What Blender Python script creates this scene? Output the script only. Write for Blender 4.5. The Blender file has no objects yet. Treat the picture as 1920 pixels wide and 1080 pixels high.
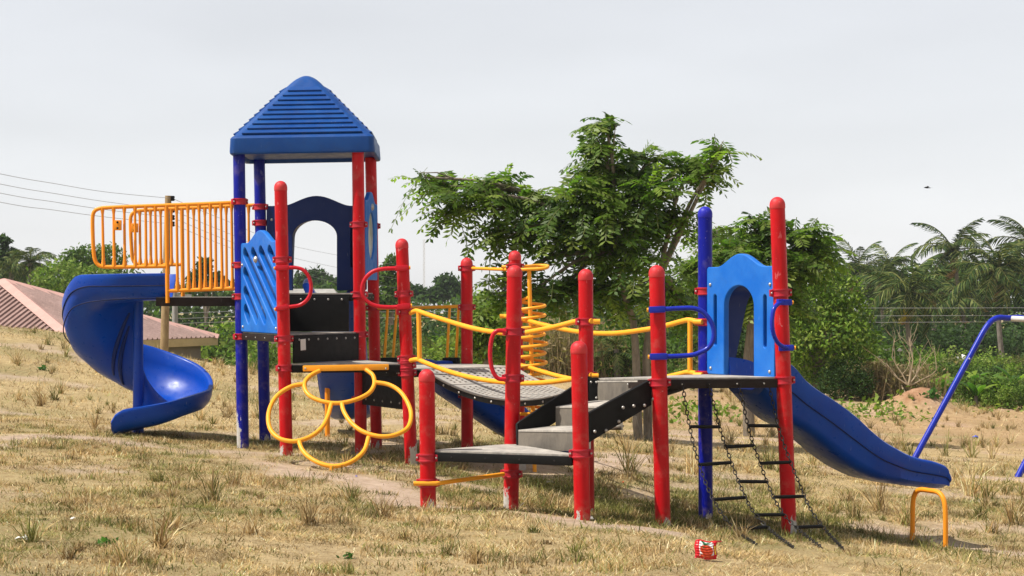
import bpy, bmesh, math, random
import numpy as np
from mathutils import Vector, Matrix, Quaternion
from math import sin, cos, pi, radians

scene = bpy.context.scene
C = scene.collection
rng = np.random.default_rng(7)
R = random.Random(5)

# ------------------------------------------------------------------ camera
EYE = 1.6
FPX = 3600.0
cam_d = bpy.data.cameras.new("camera")
cam = bpy.data.objects.new("camera", cam_d)
C.objects.link(cam)
cam.location = (0, 0, EYE)
cam.rotation_euler = (radians(90), 0, 0)
cam_d.sensor_width = 36
cam_d.lens = 36 * FPX / 1920
cam_d.shift_y = 5 / 1920
cam_d.clip_start = 0.1
cam_d.clip_end = 3000
scene.camera = cam

# ------------------------------------------------------------------ light
SUN_EL, SUN_AZ = 57.0, -104.0        # azimuth measured from the view direction, negative = left
world = bpy.data.worlds.new("World")
scene.world = world
world.use_nodes = True
nt = world.node_tree
nt.nodes.clear()
wo = nt.nodes.new("ShaderNodeOutputWorld")
bg = nt.nodes.new("ShaderNodeBackground")
sky = nt.nodes.new("ShaderNodeTexSky")
sky.sky_type = 'NISHITA'
sky.sun_disc = False
sky.sun_elevation = radians(SUN_EL)
sky.sun_rotation = radians(SUN_AZ)
sky.air_density = 1.1
sky.dust_density = 0.35
sky.ozone_density = 1.0
hs = nt.nodes.new("ShaderNodeHueSaturation")
hs.inputs['Saturation'].default_value = 0.12
tc = nt.nodes.new("ShaderNodeTexCoord")
cn = nt.nodes.new("ShaderNodeTexNoise")
cn.inputs['Scale'].default_value = 4.0
cn.inputs['Detail'].default_value = 3.0
cr = nt.nodes.new("ShaderNodeMapRange")
cr.inputs['From Min'].default_value = 0.3
cr.inputs['From Max'].default_value = 0.7
cr.inputs['To Min'].default_value = 0.93
cr.inputs['To Max'].default_value = 1.05
mul = nt.nodes.new("ShaderNodeMixRGB")
mul.blend_type = 'MULTIPLY'
mul.inputs[0].default_value = 1.0
cmap = nt.nodes.new('ShaderNodeMapping')
cmap.inputs['Scale'].default_value = (1.0, 1.0, 3.5)
nt.links.new(tc.outputs['Generated'], cmap.inputs[0])
nt.links.new(cmap.outputs[0], cn.inputs['Vector'])
nt.links.new(cn.outputs['Fac'], cr.inputs['Value'])
nt.links.new(sky.outputs[0], hs.inputs['Color'])
nt.links.new(hs.outputs[0], mul.inputs[1])
nt.links.new(cr.outputs[0], mul.inputs[2])
tint = nt.nodes.new('ShaderNodeMixRGB')
tint.blend_type = 'MULTIPLY'
tint.inputs[0].default_value = 1.0
tint.inputs[2].default_value = (0.975, 0.985, 1.02, 1)
nt.links.new(mul.outputs[0], tint.inputs[1])
nt.links.new(tint.outputs[0], bg.inputs['Color'])
bg.inputs['Strength'].default_value = 0.113
nt.links.new(bg.outputs[0], wo.inputs[0])

sun_d = bpy.data.lights.new("sun", 'SUN')
sun_d.energy = 5.0
sun_d.angle = radians(0.6)
sun_d.color = (1.0, 0.95, 0.87)
sun = bpy.data.objects.new("sun", sun_d)
C.objects.link(sun)
sdir = Vector((sin(radians(SUN_AZ)) * cos(radians(SUN_EL)), cos(radians(SUN_AZ)) * cos(radians(SUN_EL)), sin(radians(SUN_EL))))
sun.rotation_euler = sdir.to_track_quat('Z', 'Y').to_euler()
sun.location = sdir * 40

vs = scene.view_settings
vs.view_transform = 'Standard'
vs.look = 'None'
vs.exposure = 0.36
vs.gamma = 1.0
vs.use_curve_mapping = False

# ------------------------------------------------------------------ helpers
def P(px, py, Y):
    return Vector(((px - 960) / FPX * Y, Y, EYE + (545 - py) / FPX * Y))

def plane_pt(px, py, p0, d):
    """point seen at px,py lying on the vertical plane through p0 with horizontal direction d"""
    r = Vector(((px - 960) / FPX, 1.0, (545 - py) / FPX))
    n = Vector((-d[1], d[0], 0))
    t = (p0[0] * n.x + p0[1] * n.y) / (r.x * n.x + r.y * n.y)
    return Vector((r.x * t, t, EYE + r.z * t))

def zat(py, Y):
    return EYE + (545 - py) / FPX * Y

class MB:
    def __init__(s):
        s.v, s.f, s.m, s.cur = [], [], [], 0
    def add(s, vs, fs):
        b = len(s.v)
        s.v.extend([Vector(v) for v in vs])
        for f in fs:
            s.f.append(tuple(i + b for i in f)); s.m.append(s.cur)
        return s
    def box(s, c, sx, sy, sz, rot=None, ch=0.0):
        """box of full size sx,sy,sz; ch = chamfer"""
        hx, hy, hz = sx / 2, sy / 2, sz / 2
        if ch <= 0:
            vs = [(x, y, z) for x in (-hx, hx) for y in (-hy, hy) for z in (-hz, hz)]
            fs = [(0, 1, 3, 2), (4, 6, 7, 5), (0, 4, 5, 1), (2, 3, 7, 6), (0, 2, 6, 4), (1, 5, 7, 3)]
        else:
            bm = bmesh.new()
            bmesh.ops.create_cube(bm, size=1.0)
            for v in bm.verts:
                v.co = Vector((v.co.x * sx, v.co.y * sy, v.co.z * sz))
            bmesh.ops.bevel(bm, geom=bm.edges[:], offset=ch, segments=2, affect='EDGES', profile=0.6)
            bm.verts.index_update()
            vs = [v.co.copy() for v in bm.verts]
            fs = [tuple(v.index for v in f.verts) for f in bm.faces]
            bm.free()
        M = rot if rot is not None else Matrix.Identity(3)
        c = Vector(c)
        return s.add([M @ Vector(v) + c for v in vs], fs)
    def beam(s, a, b, w, h, ch=0.0, up=Vector((0, 0, 1))):
        """box from a to b; w sideways, h along up"""
        a, b = Vector(a), Vector(b)
        x = (b - a); L = x.length; x.normalize()
        y = up.cross(x).normalized(); z = x.cross(y)
        M = Matrix((x, y, z)).transposed()
        return s.box((a + b) / 2, L, w, h, M, ch)
    def tube(s, pts, r, n=10, cap=True, closed=False, flat=1.0):
        pts = [Vector(p) for p in pts]
        rs = r if isinstance(r, (list, tuple)) else [r] * len(pts)
        N = len(pts)
        T = []
        for i in range(N):
            if closed:
                t = pts[(i + 1) % N] - pts[i - 1]
            else:
                t = pts[min(i + 1, N - 1)] - pts[max(i - 1, 0)]
            T.append(t.normalized())
        u = T[0].orthogonal().normalized()
        ring = []
        vs = []
        for i in range(N):
            if i:
                q = T[i - 1].rotation_difference(T[i])
                u = q @ u
            u = (u - T[i] * u.dot(T[i])).normalized()
            w = T[i].cross(u)
            for k in range(n):
                a = 2 * pi * k / n
                vs.append(pts[i] + (u * cos(a) + w * sin(a) * flat) * rs[i])
        fs = []
        rng_ = N if closed else N - 1
        for i in range(rng_):
            j = (i + 1) % N
            for k in range(n):
                k2 = (k + 1) % n
                fs.append((i * n + k, i * n + k2, j * n + k2, j * n + k))
        if cap and not closed:
            fs.append(tuple(range(n - 1, -1, -1)))
            fs.append(tuple((N - 1) * n + k for k in range(n)))
        return s.add(vs, fs)
    def lathe(s, prof, n=24, c=(0, 0, 0), flute=0.0, sq=None):
        """profile [(r,z)] turned about z"""
        c = Vector(c); vs = []; fs = []
        for (r, z) in prof:
            for k in range(n):
                a = 2 * pi * k / n
                rr = r * (1 - flute * (k % 2))
                vs.append(c + Vector((rr * cos(a), rr * sin(a), z)))
        for i in range(len(prof) - 1):
            for k in range(n):
                k2 = (k + 1) % n
                fs.append((i * n + k, i * n + k2, (i + 1) * n + k2, (i + 1) * n + k))
        if prof[0][0] > 1e-5: fs.append(tuple(range(n - 1, -1, -1)))
        if prof[-1][0] > 1e-5: fs.append(tuple((len(prof) - 1) * n + k for k in range(n)))
        return s.add(vs, fs)
    def loft(s, rings, closed_ring=True, caps=True):
        n = len(rings[0]); vs = [p for r in rings for p in r]; fs = []
        for i in range(len(rings) - 1):
            for k in range(n if closed_ring else n - 1):
                k2 = (k + 1) % n
                fs.append((i * n + k, i * n + k2, (i + 1) * n + k2, (i + 1) * n + k))
        if caps and closed_ring:
            fs.append(tuple(range(n - 1, -1, -1)))
            fs.append(tuple((len(rings) - 1) * n + k for k in range(n)))
        return s.add(vs, fs)
    def prism(s, poly, zb, zt):
        n = len(poly)
        vs = [Vector((p[0], p[1], zb)) for p in poly] + [Vector((p[0], p[1], zt)) for p in poly]
        fs = [tuple(range(n - 1, -1, -1)), tuple(range(n, 2 * n))]
        for i in range(n):
            j = (i + 1) % n
            fs.append((i, j, n + j, n + i))
        return s.add(vs, fs)
    def bolt(s, p, d, r=0.009):
        d = Vector(d).normalized(); u = d.orthogonal().normalized(); w = d.cross(u); p = Vector(p)
        vs = []
        for (rr, h) in ((1, 0), (0.95, 0.35), (0.55, 0.7)):
            for k in range(8):
                a = 2 * pi * k / 8
                vs.append(p + (u * cos(a) + w * sin(a)) * r * rr + d * r * h)
        fs = [(i * 8 + k, i * 8 + (k + 1) % 8, i * 8 + 8 + (k + 1) % 8, i * 8 + 8 + k) for i in range(2) for k in range(8)]
        fs.append(tuple(16 + k for k in range(8)))
        return s.add(vs, fs)

WORG = {}
def tag(o, label=None, cat=None, group=None, kind=None):
    if label: o['label'] = label
    if cat: o['category'] = cat
    if group: o['group'] = group
    if kind: o['kind'] = kind
    return o

def worg(o):
    return WORG.get(o.name, Vector((0, 0, 0)))

def link(name, me, parent=None, origin=(0, 0, 0), rot=None, scale=None):
    o = bpy.data.objects.new(name, me)
    C.objects.link(o)
    origin = Vector(origin)
    WORG[o.name] = origin
    if parent is not None:
        o.parent = parent
        o.location = origin - worg(parent)
    else:
        o.location = origin
    if rot is not None: o.rotation_euler = rot
    if scale is not None: o.scale = scale
    return o

def mesh_of(mb, name, mats, origin=(0, 0, 0), smooth=40):
    me = bpy.data.meshes.new(name)
    og = Vector(origin)
    me.from_pydata([tuple(v - og) for v in mb.v], [], mb.f)
    if not isinstance(mats, (list, tuple)): mats = [mats]
    for m in mats: me.materials.append(m)
    if len(mats) > 1: me.polygons.foreach_set('material_index', mb.m)
    bm = bmesh.new(); bm.from_mesh(me)
    bmesh.ops.recalc_face_normals(bm, faces=bm.faces[:])
    bm.to_mesh(me); bm.free()
    if smooth:
        me.polygons.foreach_set('use_smooth', [True] * len(me.polygons))
        me.set_sharp_from_angle(angle=radians(smooth))
    me.update()
    return me

def obj(name, mb, mats, parent=None, origin=None, smooth=40):
    if origin is None: origin = worg(parent) if parent is not None else (0, 0, 0)
    return link(name, mesh_of(mb, name, mats, origin, smooth), parent, origin)

def empty(name, loc, label=None, cat=None, group=None):
    o = bpy.data.objects.new(name, None); C.objects.link(o)
    o.location = loc; o.empty_display_size = 0.2
    WORG[o.name] = Vector(loc)
    return tag(o, label, cat, group)

def quad_mesh(name, V, cols, mat, smooth=False):
    """V (N,k,3) polygons, cols (N,3); fast path for foliage and grass"""
    N, k = V.shape[0], V.shape[1]
    me = bpy.data.meshes.new(name)
    me.vertices.add(N * k); me.loops.add(N * k); me.polygons.add(N)
    me.vertices.foreach_set('co', V.reshape(-1).astype(np.float32))
    me.loops.foreach_set('vertex_index', np.arange(N * k, dtype=np.int32))
    me.polygons.foreach_set('loop_start', np.arange(0, N * k, k, dtype=np.int32))
    me.update(calc_edges=True)
    at = me.color_attributes.new('Col', 'FLOAT_COLOR', 'POINT')
    c4 = np.ones((N, k, 4), np.float32); c4[:, :, :3] = cols[:, None, :]
    at.data.foreach_set('color', c4.reshape(-1))
    me.materials.append(mat)
    return me

def chaikin(pts, it=2, closed=False):
    pts = [Vector(p) for p in pts]
    for _ in range(it):
        out = []
        n = len(pts)
        if not closed: out.append(pts[0])
        for i in range(n if closed else n - 1):
            a, b = pts[i], pts[(i + 1) % n]
            out += [a * 0.75 + b * 0.25, a * 0.25 + b * 0.75]
        if not closed: out.append(pts[-1])
        pts = out
    return pts

def spline(pts, n=8):
    """catmull-rom through pts"""
    pts = [Vector(p) for p in pts]; out = []
    for i in range(len(pts) - 1):
        p0 = pts[max(i - 1, 0)]; p1 = pts[i]; p2 = pts[i + 1]; p3 = pts[min(i + 2, len(pts) - 1)]
        for k in range(n):
            t = k / n
            out.append(0.5 * ((2 * p1) + (p2 - p0) * t + (2 * p0 - 5 * p1 + 4 * p2 - p3) * t * t + (3 * p1 - p0 - 3 * p2 + p3) * t ** 3))
    out.append(pts[-1])
    return out

# ------------------------------------------------------------------ materials
def new_mat(name):
    m = bpy.data.materials.new(name); m.use_nodes = True
    n = m.node_tree; n.nodes.clear()
    out = n.nodes.new("ShaderNodeOutputMaterial")
    b = n.nodes.new("ShaderNodeBsdfPrincipled")
    n.links.new(b.outputs[0], out.inputs[0])
    return m, n, b, out

def rgb(n, c):
    x = n.nodes.new("ShaderNodeRGB"); x.outputs[0].default_value = (*c, 1); return x.outputs[0]

def mixc(n, fac, a, b, mode='MIX'):
    x = n.nodes.new("ShaderNodeMixRGB"); x.blend_type = mode
    for i, v in ((0, fac), (1, a), (2, b)):
        if isinstance(v, (int, float)): x.inputs[i].default_value = v
        elif isinstance(v, tuple): x.inputs[i].default_value = (*v, 1)
        else: n.links.new(v, x.inputs[i])
    return x.outputs[0]

def noise(n, scale, detail=4, rough=0.6, vec=None, stretch=None):
    x = n.nodes.new("ShaderNodeTexNoise"); x.inputs['Scale'].default_value = scale
    x.inputs['Detail'].default_value = detail; x.inputs['Roughness'].default_value = rough
    if vec is None:
        t = n.nodes.new("ShaderNodeTexCoord"); vec = t.outputs['Object']
    if stretch:
        mp = n.nodes.new("ShaderNodeMapping"); mp.inputs['Scale'].default_value = stretch
        n.links.new(vec, mp.inputs[0]); vec = mp.outputs[0]
    n.links.new(vec, x.inputs['Vector'])
    return x.outputs['Fac']

def ramp(n, val, lo, hi, a=0.0, b=1.0):
    x = n.nodes.new("ShaderNodeMapRange"); x.inputs[1].default_value = lo; x.inputs[2].default_value = hi
    x.inputs[3].default_value = a; x.inputs[4].default_value = b
    n.links.new(val, x.inputs[0]); return x.outputs[0]

def math_(n, op, a, b=None):
    x = n.nodes.new("ShaderNodeMath"); x.operation = op
    for i, v in ((0, a), (1, b)):
        if v is None: continue
        if isinstance(v, (int, float)): x.inputs[i].default_value = v
        else: n.links.new(v, x.inputs[i])
    return x.outputs[0]

def bump(n, b, h, strength=0.2, dist=0.01):
    x = n.nodes.new("ShaderNodeBump"); x.inputs['Strength'].default_value = strength; x.inputs['Distance'].default_value = dist
    n.links.new(h, x.inputs['Height']); n.links.new(x.outputs[0], b.inputs['Normal'])

def paint(name, col, rough=0.4, fade=0.25, fadecol=None, scratch=0.35, scol=(0.6, 0.6, 0.58), spec=0.26, grime=0.35, bstr=0.08):
    """weathered paint or plastic: sun-bleached patches, fine scratches, dusty grime"""
    m, n, b, o = new_mat(name)
    fc = fadecol or tuple(min(1, c * 1.5 + 0.03) for c in col)
    big = ramp(n, noise(n, 3.1, 5), 0.42, 0.72)
    c = mixc(n, math_(n, 'MULTIPLY', big, fade), col, fc)
    g = ramp(n, noise(n, 9.0, 6, 0.7), 0.52, 0.75)
    c = mixc(n, math_(n, 'MULTIPLY', g, grime), c, tuple(x * 0.55 + 0.02 for x in col))
    s = ramp(n, noise(n, 70, 2, 0.5, stretch=(1, 1, 0.12)), 0.70, 0.76)
    patch = ramp(n, noise(n, 2.3, 3), 0.45, 0.65)
    c = mixc(n, math_(n, 'MULTIPLY', math_(n, 'MULTIPLY', s, patch), scratch), c, scol)
    n.links.new(c, b.inputs['Base Color'])
    n.links.new(ramp(n, noise(n, 14, 4), 0.3, 0.7, rough - 0.08, rough + 0.15), b.inputs['Roughness'])
    b.inputs['Specular IOR Level'].default_value = spec
    bump(n, b, noise(n, 55, 4), bstr, 0.004)
    return m

def post_paint(name, col, fadecol):
    """post paint with chips towards the ground; object colour r = chip height, g = chip side (0 left .. 1 right), b = extent"""
    m, n, b, o = new_mat(name)
    t = n.nodes.new("ShaderNodeTexCoord")
    info = n.nodes.new("ShaderNodeObjectInfo")
    sepc = n.nodes.new("ShaderNodeSeparateColor"); n.links.new(info.outputs['Color'], sepc.inputs[0])
    sp = n.nodes.new("ShaderNodeSeparateXYZ"); n.links.new(t.outputs['Object'], sp.inputs[0])
    big = ramp(n, noise(n, 2.2, 5), 0.4, 0.75)
    c = mixc(n, math_(n, 'MULTIPLY', big, 0.6), col, fadecol)
    st = ramp(n, noise(n, 18, 5, 0.65, stretch=(1, 1, 0.15)), 0.5, 0.72)
    c = mixc(n, math_(n, 'MULTIPLY', st, 0.5), c, tuple(x * 0.5 for x in col))
    # small random chips everywhere
    ch = ramp(n, noise(n, 46, 3, 0.5), 0.70, 0.72)
    pt = ramp(n, noise(n, 3.7, 2), 0.5, 0.62)
    c = mixc(n, math_(n, 'MULTIPLY', math_(n, 'MULTIPLY', ch, pt), 0.6), c, (0.6, 0.5, 0.48))
    sc = ramp(n, noise(n, 17, 4, 0.6, stretch=(1, 1, 0.35)), 0.655, 0.685)
    c = mixc(n, math_(n, 'MULTIPLY', sc, 0.42), c, tuple(min(1, x * 0.75 + 0.20) for x in fadecol))
    dn_ = ramp(n, noise(n, 6, 6, 0.7), 0.52, 0.72)
    c = mixc(n, math_(n, 'MULTIPLY', dn_, 0.22), c, (0.34, 0.26, 0.19))
    # peeled patch near the base
    h = math_(n, 'SUBTRACT', sepc.outputs[0], sp.outputs['Z'])                 # >0 below the chip height
    hx = math_(n, 'ABSOLUTE', math_(n, 'SUBTRACT', sp.outputs['X'], math_(n, 'MULTIPLY', math_(n, 'SUBTRACT', sepc.outputs[1], 0.5), 0.114)))
    ex = math_(n, 'MULTIPLY', sepc.outputs[2], 0.1)
    side = math_(n, 'MULTIPLY', math_(n, 'SUBTRACT', ex, hx), 11.0)
    edge = math_(n, 'MULTIPLY', math_(n, 'SUBTRACT', noise(n, 13, 5, 0.75, stretch=(1, 1, 0.45)), 0.5), 1.7)
    msk = math_(n, 'ADD', math_(n, 'MINIMUM', math_(n, 'MULTIPLY', h, 3.0), side), edge)
    msk = ramp(n, msk, 0.0, 0.03)
    chipc = mixc(n, noise(n, 30, 4), (0.36, 0.34, 0.31), (0.58, 0.56, 0.52))
    c = mixc(n, msk, c, chipc)
    # splashed earth just above the ground
    spl = math_(n, 'MULTIPLY', ramp(n, sp.outputs['Z'], 0.0, 0.16, 1.0, 0.0), ramp(n, noise(n, 25, 5), 0.42, 0.7))
    c = mixc(n, math_(n, 'MULTIPLY', spl, 0.55), c, (0.30, 0.21, 0.13))
    n.links.new(c, b.inputs['Base Color'])
    n.links.new(math_(n, 'ADD', math_(n, 'MULTIPLY', msk, 0.4), ramp(n, noise(n, 12, 4), 0.3, 0.7, 0.30, 0.5)), b.inputs['Roughness'])
    b.inputs['Specular IOR Level'].default_value = 0.2
    bump(n, b, noise(n, 40, 4), 0.06, 0.004)
    return m

M = {}
M['red_post'] = post_paint('red_post_paint', (0.47, 0.002, 0.006), (0.58, 0.012, 0.016))
M['blue_post'] = post_paint('blue_post_paint', (0.001, 0.004, 0.24), (0.003, 0.018, 0.34))
M['red_cap'] = paint('red_cap_plastic', (0.52, 0.012, 0.02), 0.5, 0.5, (0.66, 0.10, 0.09), 0.5)
M['blue_cap'] = paint('blue_cap_plastic', (0.010, 0.012, 0.34), 0.45)
M['red_clamp'] = paint('red_clamp_paint', (0.40, 0.006, 0.02), 0.4, 0.3, (0.55, 0.08, 0.09), 0.3)
M['red_tube'] = paint('red_tube_paint', (0.50, 0.006, 0.018), 0.32, 0.2, None, 0.3)
M['blue_tube'] = paint('blue_tube_paint', (0.006, 0.02, 0.34), 0.28, 0.2, None, 0.3)
M['yellow'] = paint('yellow_paint', (0.90, 0.36, 0.018), 0.42, 0.35, (0.93, 0.47, 0.06), 0.3, (0.75, 0.6, 0.35), grime=0.3)
M['orange'] = paint('orange_paint', (0.88, 0.29, 0.012), 0.42, 0.3, (0.90, 0.38, 0.04), 0.3, (0.6, 0.5, 0.35), grime=0.3)
M['slide'] = paint('blue_slide_plastic', (0.000, 0.046, 0.345), 0.32, 0.4, (0.003, 0.085, 0.46), 0.35, (0.35, 0.42, 0.55), grime=0.3)
M['panel'] = paint('light_blue_panel_plastic', (0.001, 0.115, 0.49), 0.42, 0.6, (0.04, 0.21, 0.60), 0.6, (0.5, 0.6, 0.75), grime=0.3)
M['navy'] = paint('shaded_blue_plastic', (0.002, 0.018, 0.11), 0.4, 0.2, None, 0.3)  # panel blue darkened, its shade put into the colour
M['slot'] = paint('slot_shade_plastic', (0.004, 0.03, 0.13), 0.5, 0.5, (0.06, 0.10, 0.22), 0.4)  # recess shade put into a darker blue than the panel
M['roof'] = paint('blue_roof_plastic', (0.002, 0.048, 0.22), 0.42, 0.4, (0.015, 0.10, 0.32), 0.5, (0.35, 0.45, 0.6), grime=0.45)
M['seam'] = paint('seam_dark_line', (0.006, 0.012, 0.06), 0.8)  # even dark blue for the seam lines
M['black'] = paint('black_rubber', (0.006, 0.006, 0.006), 0.5, 0.4, (0.017, 0.016, 0.015), 0.25, (0.10, 0.09, 0.08), spec=0.14, grime=0.3)
M['dark_steel'] = paint('dark_steel', (0.009, 0.008, 0.007), 0.5, 0.4, (0.05, 0.045, 0.04), 0.5, (0.2, 0.17, 0.15))
M['brown'] = paint('brown_deck_edge', (0.018, 0.012, 0.010), 0.55, 0.5, (0.045, 0.032, 0.025), 0.4, (0.2, 0.17, 0.14), spec=0.15)
M['bolt'] = paint('bolt_steel', (0.42, 0.40, 0.37), 0.35, 0.3, None, 0.1)
M['bolt'].node_tree.nodes['Principled BSDF'].inputs['Metallic'].default_value = 0.7
M['grey_steel'] = paint('galvanised_steel', (0.50, 0.49, 0.47), 0.4, 0.3, None, 0.2)
M['white'] = paint('white_label_paper', (0.72, 0.71, 0.66), 0.6, 0.2, (0.6, 0.58, 0.5), 0.2)
def worn_deck():
    m, n, b, o = new_mat('worn_rubber_deck')
    a = noise(n, 5, 6, 0.7)
    c = mixc(n, ramp(n, a, 0.35, 0.7), (0.20, 0.185, 0.165), (0.50, 0.455, 0.39))
    s = noise(n, 22, 5, 0.7, stretch=(1, 1, 0.2))
    c = mixc(n, ramp(n, s, 0.5, 0.75, 0, 0.6), c, (0.58, 0.53, 0.46))
    n.links.new(c, b.inputs['Base Color']); b.inputs['Roughness'].default_value = 0.75
    bump(n, b, noise(n, 60, 5), 0.25, 0.004)
    return m
M['deck'] = worn_deck()
def worn_riser():
    m, n, b, o = new_mat('worn_step_riser')
    a = noise(n, 4, 6, 0.7, stretch=(1, 1, 0.4))
    c = mixc(n, ramp(n, a, 0.35, 0.7), (0.07, 0.062, 0.052), (0.24, 0.205, 0.16))
    s = noise(n, 35, 5, 0.7, stretch=(1, 1, 0.25))
    c = mixc(n, ramp(n, s, 0.55, 0.8, 0, 0.5), c, (0.26, 0.22, 0.17))
    n.links.new(c, b.inputs['Base Color']); b.inputs['Roughness'].default_value = 0.7
    bump(n, b, noise(n, 60, 5), 0.2, 0.004)
    return m
M['riser'] = worn_riser()
M['bridge'] = paint('worn_bridge_plate', (0.30, 0.28, 0.25), 0.62, 0.6, (0.50, 0.46, 0.41), 0.5, (0.6, 0.55, 0.48))
def bubble():
    m, n, b, o = new_mat('cloudy_window')
    c = mixc(n, ramp(n, noise(n, 6, 5, stretch=(1, 1, 0.5)), 0.4, 0.65), (0.55, 0.56, 0.52), (0.34, 0.33, 0.22))
    n.links.new(c, b.inputs['Base Color']); b.inputs['Roughness'].default_value = 0.25
    return m
M['bubble'] = bubble()

def leaf_mat(name, trans=0.35, rough=0.5, spec=0.35, tint=(1.0, 1.25, 0.5)):
    m, n, b, o = new_mat(name)
    a = n.nodes.new("ShaderNodeAttribute"); a.attribute_name = 'Col'
    n.links.new(a.outputs['Color'], b.inputs['Base Color'])
    b.inputs['Roughness'].default_value = rough
    b.inputs['Specular IOR Level'].default_value = spec
    tr = n.nodes.new("ShaderNodeBsdfTranslucent")
    tcol = mixc(n, 1.0, a.outputs['Color'], tint, 'MULTIPLY')
    n.links.new(tcol, tr.inputs['Color'])
    mx = n.nodes.new("ShaderNodeMixShader"); mx.inputs[0].default_value = trans
    n.links.new(b.outputs[0], mx.inputs[1]); n.links.new(tr.outputs[0], mx.inputs[2])
    n.links.new(mx.outputs[0], o.inputs[0])
    return m
M['leaf'] = leaf_mat('leaf', 0.36, 0.6, 0.1)
M['gloss_leaf'] = leaf_mat('glossy_leaf', 0.58, 0.42, 0.3)
M['palm_leaf'] = leaf_mat('palm_leaf', 0.16, 0.6, 0.06)
M['grass'] = leaf_mat('grass_blade', 0.25, 0.7, 0.15, (1.0, 0.95, 0.8))
def bark(name, a, b_):
    m, n, b, o = new_mat(name)
    s = noise(n, 14, 6, 0.7, stretch=(1, 1, 0.25))
    n.links.new(mixc(n, ramp(n, s, 0.35, 0.7), a, b_), b.inputs['Base Color'])
    b.inputs['Roughness'].default_value = 0.9
    bump(n, b, s, 0.6, 0.02)
    return m
M['bark'] = bark('bark', (0.10, 0.078, 0.058), (0.30, 0.25, 0.19))
M['palm_bark'] = bark('palm_bark', (0.10, 0.085, 0.07), (0.24, 0.21, 0.18))
M['pole_wood'] = bark('pole_wood', (0.20, 0.13, 0.06), (0.42, 0.30, 0.15))
M['dead_wood'] = bark('dead_wood', (0.22, 0.16, 0.10), (0.46, 0.37, 0.24))
M['wire'] = paint('wire_metal', (0.30, 0.30, 0.30), 0.5, 0.1)

# thin dry-season haze: one closed box round everything built
def haze_box():
    me = bpy.data.meshes.new('haze')
    x, y0, y1, z0, z1 = 330.0, -130.0, 440.0, -12.0, 40.0
    vs = [(a, b, c) for a in (-x, x) for b in (y0, y1) for c in (z0, z1)]
    me.from_pydata(vs, [], [(0, 1, 3, 2), (4, 6, 7, 5), (0, 4, 5, 1), (2, 3, 7, 6), (0, 2, 6, 4), (1, 5, 7, 3)])
    m = bpy.data.materials.new('haze'); m.use_nodes = True; n = m.node_tree; n.nodes.clear()
    o = n.nodes.new('ShaderNodeOutputMaterial'); v = n.nodes.new('ShaderNodeVolumePrincipled')
    v.inputs['Density'].default_value = 0.0003
    v.inputs['Color'].default_value = (0.86, 0.88, 0.92, 1)
    n.links.new(v.outputs[0], o.inputs['Volume'])
    me.materials.append(m)
    tag(link('haze', me), kind='stuff')
HAZE = True
# ------------------------------------------------------------------ ground
POSTS = {   # top px, bottom px, depth, paint, clamp px heights, chip (height, side, extent)
 'A': ((448, 286), (455.5, 840), 18.15, 'blue', (378, 497, 556, 631), (0.28, 0.08, 0.40)),
 'B': ((486, 298), (497, 828), 19.25, 'blue', (388, 418), (0.02, 0.5, 0.3)),
 'C': ((671, 280), (677, 851), 18.10, 'red', (421, 552, 627, 748), (0.03, 0.3, 0.2)),
 'D': ((695, 296), (706, 840), 19.20, 'red', (424, 577), (0.03, 0.5, 0.2)),
 'E': ((526, 339), (537, 854), 17.10, 'red', (487, 635, 690), (0.11, 0.05, 0.28)),
 'F': ((753, 447), (771.5, 875), 17.20, 'red', (551, 584, 672, 685, 699), (0.19, 0.75, 0.50)),
 'G': ((875, 483), (876, 847), 18.50, 'red', (503, 576, 741), (0.0, 0.5, 0.3)),
 'H': ((965, 497), (958, 955), 14.40, 'red', (622, 709, 888), (0.17, 0.12, 0.32)),
 'I': ((965, 470), (975, 882), 17.80, 'red', (500, 593, 681), (0.12, 0.6, 0.5)),
 'J': ((1098, 504), (1101, 964), 14.90, 'red', (603, 704), (0.0, 0.5, 0.3)),
 'K': ((1085, 639), (1092, 974), 13.40, 'red', (850,), (0.05, 0.2, 0.22)),
 'L': ((800, 692), (803, 954), 13.80, 'red', (858, 905), (0.02, 0.5, 0.3)),
 'M': ((1231, 497), (1243, 988), 14.00, 'red', (717,), (0.02, 0.6, 0.5)),
 'N': ((1322, 387), (1323, 973), 15.30, 'blue', (546, 604, 702), (0.0, 0.5, 0.3)),
 'O': ((1457, 369), (1480, 1004), 14.40, 'red', (549, 713), (0.14, 0.85, 0.35)),
}
ctl = []
def cpx(px, py, Y): ctl.append(tuple(P(px, py, Y)))
for k, (t, b, Y, *_r) in POSTS.items(): cpx(b[0], b[1], Y)
for q in ((0, 622, 34), (120, 628, 34), (200, 642, 34), (265, 668, 34.5), (330, 690, 35), (400, 702, 36), (450, 704, 36), (560, 700, 37), (700, 705, 37), (850, 712, 37),
          (60, 720, 25), (250, 740, 25), (0, 815, 18.2), (250, 818, 18.6), (620, 884, 16.0), (1000, 740, 36), (1120, 718, 38), (1290, 745, 38),
          (1560, 752, 38), (1900, 775, 38), (1708, 860, 24.0), (1902, 895, 22.0), (1775, 1022, 15.4), (1710, 1014, 15.2),
          (1210, 825, 23.0), (1850, 960, 17.5)):
    cpx(*q)
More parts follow.
